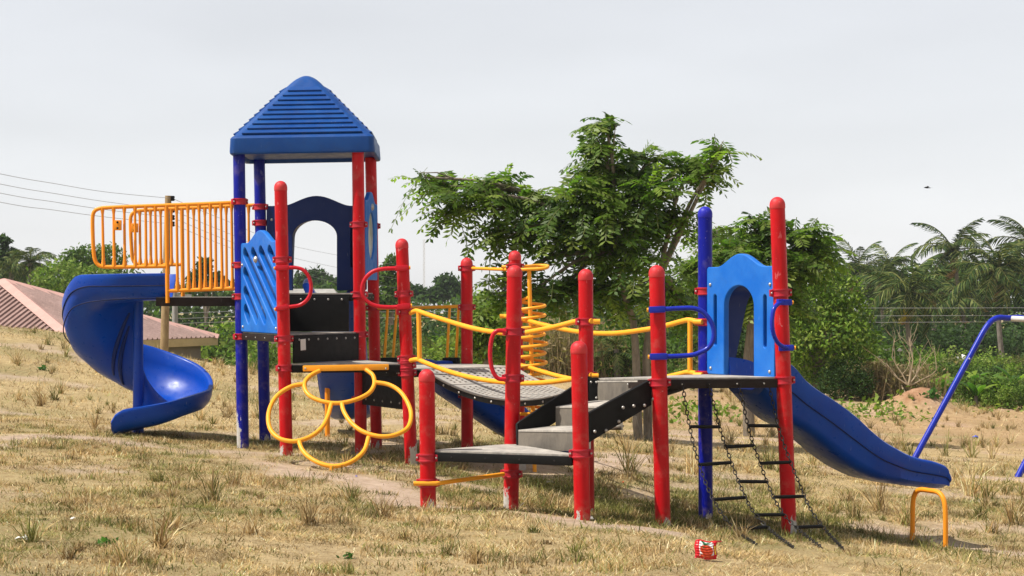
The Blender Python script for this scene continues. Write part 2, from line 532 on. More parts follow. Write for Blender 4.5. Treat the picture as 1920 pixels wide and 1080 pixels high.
ctl += [(-3, 10.5, EYE - 1.44), (0, 10.5, EYE - 1.56), (3, 10.5, EYE - 1.74), (-3, 6, EYE - 1.42), (0, 4, EYE - 1.52), (3, 6, EYE - 1.70), (0, -30, EYE - 1.5),
        (-12, 18, EYE - 0.95), (-14, 34, EYE - 0.5), (12, 20, EYE - 2.3), (14, 36, EYE - 2.5),
        (-16, 48, EYE - 3.3), (-7, 46, EYE - 2.6), (0, 46, EYE - 2.15), (10, 46, EYE - 2.45),
        (-25, 62, EYE - 3.6), (0, 65, EYE - 3.0), (25, 65, EYE - 3.2), (-40, 105, EYE - 4.3), (0, 105, EYE - 4.2), (40, 105, EYE - 4.3),
        (-90, 60, EYE - 3.5), (90, 60, EYE - 3.5), (-90, -40, EYE - 1.5), (90, -40, EYE - 3.0), (-120, 220, EYE - 5), (0, 220, EYE - 5), (120, 220, EYE - 5)]
ctl = np.array(ctl)
def tps(d2): return np.where(d2 > 1e-9, 0.5 * d2 * np.log(np.maximum(d2, 1e-9)), 0.0)
_xy, _z = ctl[:, :2], ctl[:, 2]
_d = ((_xy[:, None] - _xy[None]) ** 2).sum(-1)
_n = len(ctl)
_A = np.zeros((_n + 3, _n + 3)); _A[:_n, :_n] = tps(_d) + np.eye(_n) * 0.06
_A[:_n, _n] = 1; _A[:_n, _n + 1:] = _xy; _A[_n, :_n] = 1; _A[_n + 1:, :_n] = _xy.T
_w = np.linalg.solve(_A, np.concatenate([_z, np.zeros(3)]))

_tab = rng.random((64, 64))
def vnoise(x, y):
    xi, yi = np.floor(x).astype(int), np.floor(y).astype(int)
    fx, fy = x - xi, y - yi
    fx, fy = fx * fx * (3 - 2 * fx), fy * fy * (3 - 2 * fy)
    g = lambda a, b: _tab[a % 64, b % 64]
    return (g(xi, yi) * (1 - fx) + g(xi + 1, yi) * fx) * (1 - fy) + (g(xi, yi + 1) * (1 - fx) + g(xi + 1, yi + 1) * fx) * fy
def fbm(x, y, o=4):
    s = 0; a = 0.5
    for i in range(o):
        s = s + a * vnoise(x * 2 ** i + 17 * i, y * 2 ** i + 5 * i); a *= 0.5
    return s / (1 - 0.5 ** o)

MOUND = P(1722, 750, 36)
def gz(x, y):
    x = np.atleast_1d(np.asarray(x, float)); y = np.atleast_1d(np.asarray(y, float))
    out = np.empty(len(x))
    for s in range(0, len(x), 20000):
        xs, ys = x[s:s + 20000], y[s:s + 20000]
        xc, yc = np.clip(xs, -130, 130), np.clip(ys, -40, 230)
        d2 = (xc[:, None] - _xy[None, :, 0]) ** 2 + (yc[:, None] - _xy[None, :, 1]) ** 2
        z = tps(d2) @ _w[:_n] + _w[_n] + _w[_n + 1] * xc + _w[_n + 2] * yc
        z += (fbm(xs * 1.1 + 40, ys * 1.1 + 40, 4) - 0.5) * 0.07 * np.clip((ys + 60) / 60, 0, 1)
        dm = ((xs - MOUND.x) / 0.66) ** 2 + ((ys - MOUND.y) / 0.7) ** 2
        z += 0.50 * np.exp(-dm) * (0.8 + 0.4 * fbm(xs * 3, ys * 3, 3))
        out[s:s + 20000] = z
    return out
def gz1(x, y): return float(gz([x], [y])[0])

# bare earth: worn paths, (x,y) polylines with widths
def gpath(pxs):
    return [(P(a, b, Y).x, Y) for a, b, Y in pxs]
PATHS = [(gpath([(0, 830, 17.6), (120, 822, 18.0), (240, 835, 17.6), (360, 850, 17.2), (470, 870, 16.6), (560, 905, 15.6), (680, 900, 15.6), (790, 965, 13.9), (960, 985, 13.6), (1090, 1000, 13.2), (1240, 1010, 13.0)]), 0.36),
         (gpath([(400, 845, 17.5), (540, 868, 16.6), (760, 890, 16.4), (900, 900, 15.9)]), 0.28),
         (gpath([(1640, 985, 16.0), (1760, 1000, 15.6), (1920, 1010, 15.0)]), 0.34),
         (gpath([(1500, 800, 27), (1750, 880, 21.5), (1920, 890, 21.5)]), 0.45),
         (gpath([(1200, 790, 26), (1480, 800, 26)]), 0.4),
         (gpath([(640, 870, 17.6), (740, 830, 19)]), 0.35),
         (gpath([(1120, 880, 18.6), (1200, 850, 20)]), 0.5)]
def seg_d(x, y, a, b):
    ax, ay = a; bx, by = b
    t = np.clip(((x - ax) * (bx - ax) + (y - ay) * (by - ay)) / ((bx - ax) ** 2 + (by - ay) ** 2), 0, 1)
    return np.hypot(x - ax - t * (bx - ax), y - ay - t * (by - ay))
def bare_mask(x, y):
    m = np.zeros_like(x)
    wob = (fbm(x * 1.3, y * 1.3 + 9, 4) - 0.5)
    for pts, w in PATHS:
        for a, b in zip(pts, pts[1:]):
            d = seg_d(x, y, a, b) + wob * 0.75
            m = np.maximum(m, np.clip((w - d) / 0.3, 0, 1))
    pn = fbm(x * 0.9 + 3, y * 0.9 + 31, 5)
    m = np.maximum(m, np.clip((pn - 0.60) / 0.10, 0, 1) * 0.7 * np.clip((y - 12.6) / 1.5, 0.15, 1))
    return m
def green_mask(x, y):
    g = np.clip((fbm(x * 0.7 + 11, y * 0.7 + 3, 5) - 0.46) / 0.2, 0, 1)
    far = np.clip((y - 40) / 4, 0, 1)
    return np.maximum(g * 0.8, far)

def axis(lo, hi, step, far_lo, far_hi, g=1.22):
    a = list(np.arange(lo, hi, step)); s = step
    while a[-1] < far_hi: s *= g; a.append(a[-1] + s)
    s = step
    while a[0] > far_lo: s *= g; a.insert(0, a[0] - s)
    return np.array(a)
gx = axis(-8, 9, 0.16, -220, 220); gy = axis(7.6, 42, 0.18, -80, 360)
GX, GY = np.meshgrid(gx, gy)
fx, fy = GX.ravel(), GY.ravel()
fz = gz(fx, fy)
nx, ny = len(gx), len(gy)
idx = np.arange(nx * ny).reshape(ny, nx)
quads = np.stack([idx[:-1, :-1], idx[:-1, 1:], idx[1:, 1:], idx[1:, :-1]], -1).reshape(-1, 4)
gm = bpy.data.meshes.new('ground')
gm.vertices.add(nx * ny); gm.vertices.foreach_set('co', np.stack([fx, fy, fz], -1).reshape(-1).astype(np.float32))
gm.loops.add(quads.size); gm.polygons.add(len(quads))
gm.loops.foreach_set('vertex_index', quads.reshape(-1).astype(np.int32))
gm.polygons.foreach_set('loop_start', np.arange(0, quads.size, 4, dtype=np.int32))
gm.polygons.foreach_set('use_smooth', np.ones(len(quads), bool))
gm.update(calc_edges=True)
at = gm.color_attributes.new('Col', 'FLOAT_COLOR', 'POINT')
bm_ = bare_mask(fx, fy); gr_ = green_mask(fx, fy)
rd_ = np.clip(np.exp(-(((fx - MOUND.x + 0.05) / 0.42) ** 2 + ((fy - MOUND.y) / 0.6) ** 2)) * 2.4 - 0.3 + (fbm(fx * 4, fy * 4) - .5), 0, 1)
at.data.foreach_set('color', np.stack([bm_, gr_, np.maximum(rd_, 0.42 * np.clip((fy - 25) / 4, 0, 1) * np.clip((fx - 0.5) / 2, 0, 1) * np.clip((41 - fy) / 2, 0, 1) * np.clip((fbm(fx * .8, fy * .8) - .3) / .2, 0, 1)), np.ones_like(fx)], -1).reshape(-1).astype(np.float32))
def ground_mat():
    m, n, b, o = new_mat('dry_grass_ground')
    a = n.nodes.new("ShaderNodeAttribute"); a.attribute_name = 'Col'
    sp = n.nodes.new("ShaderNodeSeparateColor"); n.links.new(a.outputs['Color'], sp.inputs[0])
    f1 = noise(n, 7, 8, 0.75); f2 = noise(n, 34, 6, 0.8); f3 = noise(n, 1.3, 5); f4 = noise(n, 80, 5, 0.8)
    straw = mixc(n, ramp(n, f1, 0.36, 0.62), (0.32, 0.225, 0.105), (0.56, 0.42, 0.215))
    straw = mixc(n, ramp(n, f2, 0.50, 0.68, 0, 0.8), straw, (0.66, 0.54, 0.33))
    straw = mixc(n, ramp(n, f4, 0.34, 0.46, 0.8, 0), straw, (0.13, 0.085, 0.045))
    green = mixc(n, ramp(n, f2, 0.38, 0.62), (0.10, 0.095, 0.03), (0.33, 0.285, 0.12))
    gfac = math_(n, 'MULTIPLY', sp.outputs[1], ramp(n, f1, 0.38, 0.60, 0.0, 1.0))
    c = mixc(n, gfac, straw, green)
    dirt = mixc(n, ramp(n, f1, 0.35, 0.65), (0.42, 0.30, 0.215), (0.62, 0.475, 0.365))
    dirt = mixc(n, ramp(n, f2, 0.56, 0.72, 0, 0.6), dirt, (0.21, 0.14, 0.09))
    c = mixc(n, math_(n, 'MULTIPLY', sp.outputs[0], ramp(n, f2, 0.30, 0.5, 0.45, 1.0)), c, dirt)
    red = mixc(n, ramp(n, f1, 0.3, 0.7), (0.27, 0.13, 0.065), (0.47, 0.28, 0.17))
    c = mixc(n, sp.outputs[2], c, red)
    n.links.new(c, b.inputs['Base Color']); b.inputs['Roughness'].default_value = 0.95
    b.inputs['Specular IOR Level'].default_value = 0.1
    bump(n, b, math_(n, 'ADD', f2, f1), 0.8, 0.035)
    return m
M['ground'] = ground_mat()
gm.materials.append(M['ground'])
ground = tag(link('ground', gm), kind='structure')

# ------------------------------------------------------------------ the play structure
BASE = Vector((-0.6, 16.8, gz1(-0.6, 16.8)))
play = empty('play_structure', BASE, 'red, blue and yellow playground climbing structure with roofed tower, bridge and slides on dry grass', 'playground equipment')

# posts ---------------------------------------------------------------
def clamp_mesh():
    mb = MB()
    pr = [(0.0575, -0.030), (0.066, -0.030), (0.067, -0.027), (0.067, -0.019), (0.0615, -0.016), (0.0610, 0.0), (0.0615, 0.016), (0.067, 0.019), (0.067, 0.027), (0.066, 0.030), (0.0575, 0.030)]
    mb.lathe(pr, 28)
    for sx in (-1, 1):
        mb.box((sx * 0.0735, 0, 0.0), 0.022, 0.038, 0.052, None, 0.005)
    mb.cur = 1
    for sx in (-1, 1):
        mb.bolt((sx * 0.0735, -0.0192, 0), (0, -1, 0), 0.008)
    return mesh_of(mb, 'clamp', [M['red_clamp'], M['bolt']])
CLAMP = clamp_mesh()
CLAMP_BLUE = CLAMP.copy(); CLAMP_BLUE.materials[0] = M['blue_tube']
def cap_mesh(mat):
    mb = MB(); r = 0.0585
    pr = [(r, -0.03), (r + 0.0008, -0.028), (r + 0.0008, 0.0)]
    for i in range(1, 9):
        a = i / 8 * pi / 2
        pr.append((r * cos(a) if i < 8 else 0.0001, 0.058 * sin(a)))
    mb.lathe(pr, 28)
    return mesh_of(mb, 'post_cap', mat, smooth=50)
CAPS = {'red': cap_mesh(M['red_cap']), 'blue': cap_mesh(M['blue_cap'])}

def post_at(k, py):
    (t, b, Y) = POSTS[k][:3]
    f = (py - b[1]) / (t[1] - b[1])
    return P(b[0] + (t[0] - b[0]) * f, py, Y)
def post_xy(k, z):
    a, b = post_at(k, POSTS[k][1][1]), post_at(k, POSTS[k][0][1])
    f = (z - a.z) / (b.z - a.z)
    return a.lerp(b, f)
POST_O = {}
for k, (t, b, Y, colr, cl, chip) in POSTS.items():
    top, bot = P(*t, Y), P(*b, Y)
    ax = (top - bot).normalized()
    q = Vector((0, 0, 1)).rotation_difference(ax)
    roofed = k in 'ABCD'
    L = (top - bot).length
    mb = MB()
    n = 36
    Lt = L if roofed else L - 0.058
    for_z = [(-0.25), 0.0, Lt * 0.5, Lt]
    prof = [(0.057, z) for z in for_z]
    tmp = MB().lathe(prof, n, flute=0.022)
    mb.add([bot + q @ v for v in tmp.v], tmp.f)
    o = obj('post', mb, M[colr + '_post'], play, bot, smooth=30)
    o.color = (chip[0], chip[1], chip[2], 1)
    POST_O[k] = o
    if not roofed:
        link('post_cap', CAPS[colr], o, bot + ax * (L - 0.058), q.to_euler())
    for py in cl:
        az = R.choice((-0.35, -0.1, 0.15, 0.4, 0.7))
        link('clamp', CLAMP, o, post_at(k, py), (q.to_matrix() @ Matrix.Rotation(az, 3, 'Z')).to_euler())

# roof ----------------------------------------------------------------
def roof():
    cx, cy, zb = -1.985, 18.66, EYE + 1.287
    H = 0.66
    prof = [(0.0, 0.640), (0.012, 0.650), (0.03, 0.652), (0.15, 0.645), (0.168, 0.632), (0.185, 0.610)]
    apex_h = 0.879
    def half(z):
        return max(0.0, 0.610 * (1 - (z - 0.185) / (apex_h - 0.185)))
    for i in range(1, 9):
        z = 0.185 + (0.715 - 0.185) * i / 8
        prof.append((z, half(z)))
    prof += [(0.742, 0.117), (0.764, 0.092), (0.783, 0.063), (0.796, 0.032), (0.801, 0.0005)]
    def ring(h, z, n=60):
        pts = []
        rc = min(0.07, h * 0.9) if h > 0.07 else h
        if z < 0.18: rc = 0.06
        for k in range(n):
            # rounded square, uniform per side
            side, f = divmod(k, n // 4); f /= (n // 4)
            # quarter: straight from corner arc to corner arc
            a0 = -3 * pi / 4 + side * pi / 2
            steps = f
            arcn = 5 / 15
            if steps < arcn:
                a = a0 - pi / 4 + (pi / 2) * (steps / arcn) * 0.5 + pi / 4
                c0 = Vector((math.copysign(1, cos(a0)), math.copysign(1, sin(a0)))) * (h - rc)
                p = c0 + Vector((cos(a), sin(a))) * rc
            elif steps > 1 - arcn + 1e-6:
                a1 = a0 + pi / 2
                a = a1 - pi / 4 + (pi / 4) * ((steps - (1 - arcn)) / arcn)
                c0 = Vector((math.copysign(1, cos(a1)), math.copysign(1, sin(a1)))) * (h - rc)
                p = c0 + Vector((cos(a), sin(a))) * rc
            else:
                g = (steps - arcn) / (1 - 2 * arcn)
                a1 = a0 + pi / 2
                c0 = Vector((math.copysign(1, cos(a0)), math.copysign(1, sin(a0)))) * (h - rc)
                c1 = Vector((math.copysign(1, cos(a1)), math.copysign(1, sin(a1)))) * (h - rc)
                am = a0 + pi / 4
                n_ = Vector((round(cos(am)), round(sin(am))))
                p = c0.lerp(c1, g) + n_ * rc
            pts.append((p.x, p.y, z))
        return pts
    rings = [[(x * 0.93, y * 0.93, z) for x, y, z in ring(0.64, 0.035)]]
    rings += [[(x * 0.95, y * 0.95, z) for x, y, z in ring(0.645, 0.002)]]
    rings += [ring(h, z) for z, h in prof]
    mb = MB()
    mb.loft(rings, True, True)
    # louvre slats, moulded proud of each face
    ns = 10
    for f in range(4):
        Rm = Matrix.Rotation(f * pi / 2, 3, 'Z')
        for i in range(ns):
            z0 = 0.200 + i * 0.0485; z1 = z0 + 0.0435
            w0 = half(z0) - 0.058; w1 = half(z1) - 0.052
            if i == ns - 1: w0 = max(w0, 0.045)
            w1 = max(w1, 0.03); w0 = max(w0, 0.035)
            y0, y1 = -half(z0), -half(z1)
            pr = 0.027
            vs = [(-w0, y0 - pr, z0 + 0.002), (w0, y0 - pr, z0 + 0.002), (w1, y1 - 0.003, z1), (-w1, y1 - 0.003, z1),
                  (-w0, y0 + 0.03, z0 - 0.012), (w0, y0 + 0.03, z0 - 0.012), (w1, y1 + 0.03, z1), (-w1, y1 + 0.03, z1),
                  (-w0 + 0.004, y0 - pr + 0.003, z0 - 0.008), (w0 - 0.004, y0 - pr + 0.003, z0 - 0.008)]
            fs = [(0, 1, 2, 3), (8, 9, 1, 0), (4, 5, 9, 8), (7, 6, 5, 4), (3, 2, 6, 7), (0, 3, 7, 4), (0, 4, 8), (1, 5, 6, 2), (1, 9, 5)]
            mb.add([Rm @ Vector(v) for v in vs], fs)
    T = Matrix.Translation((cx, cy, zb)) @ Matrix.Rotation(radians(-1.1), 4, 'Y') @ Matrix.Rotation(radians(1.5), 4, 'Z')
    mb.v = [T @ Vector((v.x * 1.045, v.y * 1.045, v.z)) for v in mb.v]
    return obj('canopy_roof', mb, M['roof'], play, (cx, cy, zb), smooth=32)
roof()

# decks ---------------------------------------------------------------
def deck(keys, z, th, edge_mat, inset=0.0, name='deck', dz={}):
    pts = [post_xy(k, z) for k in keys]
    c = sum(pts, Vector()) / len(pts)
    poly = [(p.x + (c.x - p.x) * inset, p.y + (c.y - p.y) * inset) for p in pts]
    zs = [z + dz.get(k, 0.0) for k in keys]
    mb = MB(); n_ = len(poly)
    vs_ = [(p[0], p[1], zz - 0.012) for p, zz in zip(poly, zs)] + [(p[0], p[1], zz) for p, zz in zip(poly, zs)]
    mb.add(vs_, [tuple(range(n_ - 1, -1, -1)), tuple(range(n_, 2 * n_))] + [(i, (i + 1) % n_, n_ + (i + 1) % n_, n_ + i) for i in range(n_)])
    o = obj(name, mb, M['deck'], play, (c.x, c.y, z), smooth=0)
    # edge beams with bolts under the plate
    nrm = Vector((0, 0, 1))
    for i in range(len(poly)):
        a = Vector((*poly[i], zs[i] - 0.014 - th / 2)); b = Vector((*poly[(i + 1) % len(poly)], zs[(i + 1) % len(poly)] - 0.014 - th / 2))
        d = (b - a).normalized()
        e = MB(); a2, b2 = a + d * 0.062, b - d * 0.062
        e.beam(a2, b2, 0.035, th, 0.004)
        out = d.cross(nrm)
        if out.dot(a - Vector((c.x, c.y, a.z))) < 0: out = -out
        e.cur = 1
        L = (b2 - a2).length
        for j in range(4):
            e.bolt(a2 + d * (L * (j + 0.5) / 4) + out * 0.0175, out, 0.007)
        ob = obj('deck_edge', e, [edge_mat, M['dark_steel'] if name == 'entry_step' else M['bolt']], o, (a + b) / 2)
    return o
Z_TOP, Z_MID, Z_LOW, Z_R = EYE - 0.022, EYE - 0.388, EYE - 0.652, EYE - 0.636
deck('ACDB', Z_TOP, 0.06, M['black'], name='upper_deck')
deck('AEC', Z_MID, 0.06, M['brown'], name='middle_deck')
deck('EFC', Z_LOW, 0.065, M['black'], name='lower_deck')
deck('FIGC', Z_LOW - 0.05, 0.06, M['black'], name='bridge_landing')
deck('CGD', Z_LOW - 0.055, 0.06, M['black'], name='slide_deck')
deck('MONJ', Z_R, 0.065, M['brown'], name='slide_platform', dz={'M': 0.0, 'O': -0.012, 'N': -0.030, 'J': -0.045})
deck('LKH', EYE - 1.147, 0.062, M['black'], name='entry_step')

def panel_between(name, a, b, z0, z1, mat, th=0.02, bolts=None, ins=(0.06, 0.06), off=0.0, parent=None):
    a, b = Vector((a[0], a[1], 0)), Vector((b[0], b[1], 0))
    d = (b - a).normalized(); out = Vector((d.y, -d.x, 0))
    if out.y > 0: out = -out
    a, b = a + d * ins[0] + out * off, b - d * ins[1] + out * off
    mb = MB()
    zm = (z0 + z1) / 2
    mb.beam((a.x, a.y, zm), (b.x, b.y, zm), th, z1 - z0, 0.004)
    mb.cur = 1
    if bolts:
        n, zo = bolts
        L = (b - a).length
        for j in range(n):
            p = a + d * (L * (j + 0.5) / n) + out * (th / 2)
            mb.bolt((p.x, p.y, z1 - zo), out, 0.011)
    return obj(name, mb, [mat, M['bolt']], parent or play, ((a.x + b.x) / 2, (a.y + b.y) / 2, z0))
pA, pC, pE, pF = [post_xy(k, EYE - 0.4) for k in 'ACEF']
rp = panel_between('riser_panel', pA, pC, Z_MID + 0.004, Z_TOP - 0.03, M['black'], 0.02, (6, 0.03), (0.25, 0.10), 0.03)
rp2 = panel_between('riser_panel', pE, pC, Z_LOW + 0.004, Z_MID - 0.012, M['black'], 0.02, (7, 0.04), (0.10, 0.07), 0.03)
d_ = (pC - pE); d_.z = 0; dn = d_.normalized()
lb = pE + dn * 0.19; lbp = lb + Vector((dn.y, -dn.x, 0)) * 0.0425
mb = MB(); mb.beam((lbp.x, lbp.y, Z_LOW + 0.165), (lbp.x + dn.x * 0.075, lbp.y + dn.y * 0.075, Z_LOW + 0.168), 0.003, 0.10)
obj('label', mb, M['white'], rp2, lbp)
panel_between('side_panel', post_xy('C', EYE - 0.9), post_xy('F', EYE - 0.9), EYE - 1.07, EYE - 0.735, M['black'], 0.02, (5, 0.28), (0.06, 0.06), 0.0)

# moulded panels ------------------------------------------------------
def curve_panel(name, outlines, th, a, b, zb, mat, parent=None, bevel=0.008, off=0.0):
    """outlines: list of 2D loops (first the outer edge, then holes) in metres, x along a->b, y up"""
    cu = bpy.data.curves.new(name, 'CURVE'); cu.dimensions = '2D'; cu.fill_mode = 'BOTH'
    cu.extrude = th / 2 - bevel; cu.bevel_depth = bevel; cu.bevel_resolution = 2
    for loop in outlines:
        sp = cu.splines.new('POLY'); sp.points.add(len(loop) - 1); sp.use_cyclic_u = True
        for i, (x, y) in enumerate(loop): sp.points[i].co = (x, y, 0, 1)
    tmp = bpy.data.objects.new('tmp', cu); C.objects.link(tmp)
    dg = bpy.context.evaluated_depsgraph_get(); dg.update()
    me = bpy.data.meshes.new_from_object(tmp.evaluated_get(dg))
    bpy.data.objects.remove(tmp); bpy.data.curves.remove(cu)
    me.name = name
    a, b = Vector((a[0], a[1], 0)), Vector((b[0], b[1], 0))
    x = (b - a).normalized(); y = Vector((0, 0, 1)); z = x.cross(y)
    Mx = Matrix((x, y, z)).transposed().to_4x4(); Mx.translation = Vector((0, 0, 0))
    me.transform(Mx)
    me.materials.clear(); me.materials.append(mat)
    me.polygons.foreach_set('use_smooth', [True] * len(me.polygons)); me.set_sharp_from_angle(angle=radians(40))
    org = Vector((a.x, a.y, zb)) + z * off
    o = link(name, me, parent or play, org)
    o['_x'] = 0; del o['_x']
    return o, org, x, z

def bump_top(w, h, sh):
    """outer edge with a rounded hump on top"""
    pts = [(0.01, 0), (w - 0.01, 0), (w, 0.01), (w, sh - 0.01), (w - 0.012, sh)]
    for i in range(17):
        t = i / 16
        x = w * (0.84 - 0.68 * t)
        pts.append((x, sh + (h - sh) * (0.5 - 0.5 * cos(2 * pi * t)) ** 0.8))
    pts += [(0.012, sh), (0, sh - 0.01), (0, 0.01)]
    return pts
def slot(x0, y0, x1, y1, r, n=8):
    """stadium from (x0,y0) to (x1,y1)"""
    a = math.atan2(y1 - y0, x1 - x0); pts = []
    for i in range(n + 1):
        t = a + pi / 2 + pi * i / n; pts.append((x0 + r * cos(t), y0 + r * sin(t)))
    for i in range(n + 1):
        t = a - pi / 2 + pi * i / n; pts.append((x1 + r * cos(t), y1 + r * sin(t)))
    return pts

def arch_panel(kl, kr, z0, mat, w_scale=1.0, hood=True, name='arch_panel', toward=None):
    a, b = post_xy(kl, z0 + 0.4), post_xy(kr, z0 + 0.4)
    a, b = Vector((a.x, a.y, 0)), Vector((b.x, b.y, 0))
    d = (b - a).normalized(); a = a + d * 0.066; b = b - d * 0.066
    w = (b - a).length
    h, sh = 0.93, 0.83
    hx0, hx1 = 0.25 * w, 0.715 * w
    hr = (hx1 - hx0) / 2; hc = (hx0 + hx1) / 2; hy = 0.70 - 0.17
    out = bump_top(w, h, sh)
    arch = [(hc + hr * cos(pi * i / 20), hy + 0.17 * sin(pi * i / 20)) for i in range(21)]
    # outer edge split by the doorway, slots either side
    loop = [(0.01, 0), (hx0, 0)] + arch[::-1] + [(hx1, 0)] + out[1:]
    s1 = slot(0.12 * w, 0.24, 0.12 * w, 0.60, 0.03)
    s2 = slot(0.87 * w, 0.24, 0.87 * w, 0.60, 0.03)
    o, org, x, z = curve_panel(name, [loop, s1, s2], 0.05, a, b, z0, mat)
    mb = MB(); mb.cur = 0
    fr = -1 if z.y > 0 else 1
    fz = z * fr * 0.026
    for (px, pz) in ((0.05, 0.04), (w - 0.05, 0.04), (0.045, 0.70), (w - 0.045, 0.70)):
        mb.bolt(org + x * px + Vector((0, 0, pz)) + fz, z * fr, 0.014)
    obj('bolt', mb, M['bolt'], o, org)
    for u0, u1 in ((0.05, 0.20), (0.80, 0.95)):
        bk = MB(); cc = org + x * (w * (u0 + u1) / 2) + Vector((0, 0, 0.42)) - z * fr * 0.06
        bk.box(cc, w * (u1 - u0), 0.012, 0.56, Matrix((x, z, Vector((0, 0, 1)))).transposed())
        obj('shaded_back_plate', bk, M['navy'], o, cc)  # plate added so the slots look dark, shade put into its navy
    if hood:
        back = -z * fr
        mbh = MB(); rings = []
        path = [(hx0 - 0.004, 0.0), (hx0 - 0.004, 0.2), (hx0 - 0.004, 0.4)] + [(hc + (hr + 0.004) * cos(pi * i / 14), hy + 0.174 * sin(pi * i / 14)) for i in range(14, -1, -1)] + [(hx1 + 0.004, 0.4), (hx1 + 0.004, 0.2), (hx1 + 0.004, 0.0)]
        inn, outn = [], []
        for (u, v) in path:
            dep = 0.05 + 0.15 * min(1, max(0, v - 0.02) / 0.6)
            cx_ = u - hc; cy_ = max(0, v - hy)
            nn = Vector((cx_, cy_)).normalized() * 0.02
            p0 = org + x * u + Vector((0, 0, v)) + back * 0.02
            p1 = p0 + back * dep
            q0 = p0 + x * nn.x + Vector((0, 0, nn.y)); q1 = p1 + x * nn.x + Vector((0, 0, nn.y))
            rings.append([p0, p1, q1, q0])
        mbh.loft(rings)
        obj('slide_hood', mbh, M['navy'], o, org)  # shade inside the hood put into its navy colour
    return o
arch_panel('N', 'O', zat(703, 14.85), M['panel'])
arch_panel('B', 'D', zat(543, 19.2), M['navy'])  # twin of the light blue panel, with shade put into its colour

# slatted panel A-E
def slat_panel():
    a, b = post_at('A', 620), post_at('E', 620)
    a, b = Vector((a.x, a.y, 0)), Vector((b.x, b.y, 0)); d = (b - a).normalized()
    a, b = a + d * 0.066, b - d * 0.066
    w = (b - a).length; z0 = zat(622, 17.7)
    sh, h = 0.815, 0.925
    loops = [bump_top(w, h, sh)]
    r = 0.028 * w / 0.9
    sx = w / 0.32                                     # slots lean like the photograph's: down to the right
    def S(x0, y0, x1, y1): return slot(x0 * w, y0, x1 * w, y1, 0.060)
    loops += [S(.10, .73, .88, .12), S(.32, .73, .89, .29), S(.53, .74, .88, .47), S(.76, .74, .87, .65),
              S(.10, .55, .63, .12), S(.11, .37, .41, .12), S(.12, .20, .20, .12)]
    o, org, x, z = curve_panel('slatted_panel', loops, 0.05, a, b, z0, M['panel'], bevel=0.009)
    fr = 1 if z.y < 0 else -1
    fz = z * fr
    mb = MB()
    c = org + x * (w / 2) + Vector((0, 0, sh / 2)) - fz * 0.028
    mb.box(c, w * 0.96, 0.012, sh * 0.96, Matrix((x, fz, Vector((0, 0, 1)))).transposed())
    obj('shaded_back_plate', mb, M['slot'], o, c)  # slot floor coloured darker to stand for shade in the recess
    mb = MB()
    for (px, pz) in ((0.06, 0.04), (w - 0.06, 0.04), (0.04, 0.62), (w - 0.05, 0.62)):
        mb.bolt(org + x * px + Vector((0, 0, pz)) + fz * 0.026, fz, 0.014)
    mb.bolt(org + x * (0.42 * w) + Vector((0, 0, 0.665)) + fz * 0.026, fz, 0.034)
    obj('bolt', mb, M['bolt'], o, org)
slat_panel()

# window panel C-D
def window_panel():
    a, b = post_at('C', 450), post_at('D', 450)
    a, b = Vector((a.x, a.y, 0)), Vector((b.x, b.y, 0)); d = (b - a).normalized()
    a, b = a + d * 0.066 + Vector((0.035, 0, 0)), b - d * 0.066 + Vector((0.035, 0, 0))
    w = (b - a).length; z0 = zat(523, 18.2)
    loops = [bump_top(w, 0.84, 0.74), [(w / 2 + 0.27 * cos(2 * pi * i / 32), 0.42 + 0.24 * sin(2 * pi * i / 32)) for i in range(32)]]
    o, org, x, z = curve_panel('window_panel', loops, 0.045, a, b, z0, M['panel'])
    mb = MB(); vs = []
    for s_ in (0.004, -0.010):
        for i in range(32):
            vs.append(org + x * (w / 2 + 0.285 * cos(2 * pi * i / 32)) + Vector((0, 0, 0.42 + 0.255 * sin(2 * pi * i / 32))) + z * s_)
    mb.add(vs, [tuple(range(32)), tuple(range(63, 31, -1))] + [(i, (i + 1) % 32, 32 + (i + 1) % 32, 32 + i) for i in range(32)])
    obj('window', mb, M['bubble'], o, org)
    mb = MB(); mb.bolt(org + x * w * 0.5 + Vector((0, 0, 0.70)) + z * 0.02, z, 0.035); mb.bolt(org + x * w * 0.5 + Vector((0, 0, 0.70)) - z * 0.02, -z, 0.035)
    obj('bolt', mb, M['bolt'], o, org)
window_panel()

# hand loops ----------------------------------------------------------
def rounded(pts, it=3): return chaikin(pts, it)
def loop(name, k, pxs, mat, r, ends=True, dy=None, parent=None):
    Y = POSTS[k][2] - 0.075
    pts = [P(q[0], q[1], Y + (q[2] if len(q) > 2 else 0)) for q in pxs]
    mb = MB(); path = spline(pts, 6)
    mb.tube(path, r, 12)
    o = obj(name, mb, mat, play, pts[0])
    if ends:
        for (p, q) in ((path[0], path[1]), (path[-1], path[-2])):
            dd = (p - q).normalized()
            m2 = MB(); m2.tube([p + dd * 0.001, p + dd * 0.012], r * 0.86, 10)
            obj('end_cap', m2, M['yellow'], o, p)
            m3 = MB(); m3.beam(q - dd * 0.11 + Vector((0, 0, 0)), p - dd * 0.004, r * 2.5, r * 2.7, 0.006)
            obj('sleeve', m3, mat, o, q)
    return o
loop('hand_loop', 'E', [(516, 503), (535, 502), (555, 502), (568, 506), (578, 517), (583, 533), (582, 550), (575, 563), (562, 572), (545, 575), (530, 577), (517, 580)], M['red_tube'], 0.0165)
loop('hand_loop', 'F', [(767, 502), (745, 503), (720, 504), (700, 509), (686, 521), (679, 538), (681, 555), (691, 567), (707, 574), (730, 576), (750, 575), (770, 573)], M['red_tube'], 0.0185)
loop('hand_loop', 'H', [(949, 622), (940, 620), (931, 621), (924, 629), (920, 645), (919, 665), (921, 685), (926, 700), (933, 709), (941, 711), (949, 710)], M['red_tube'], 0.0165, False)
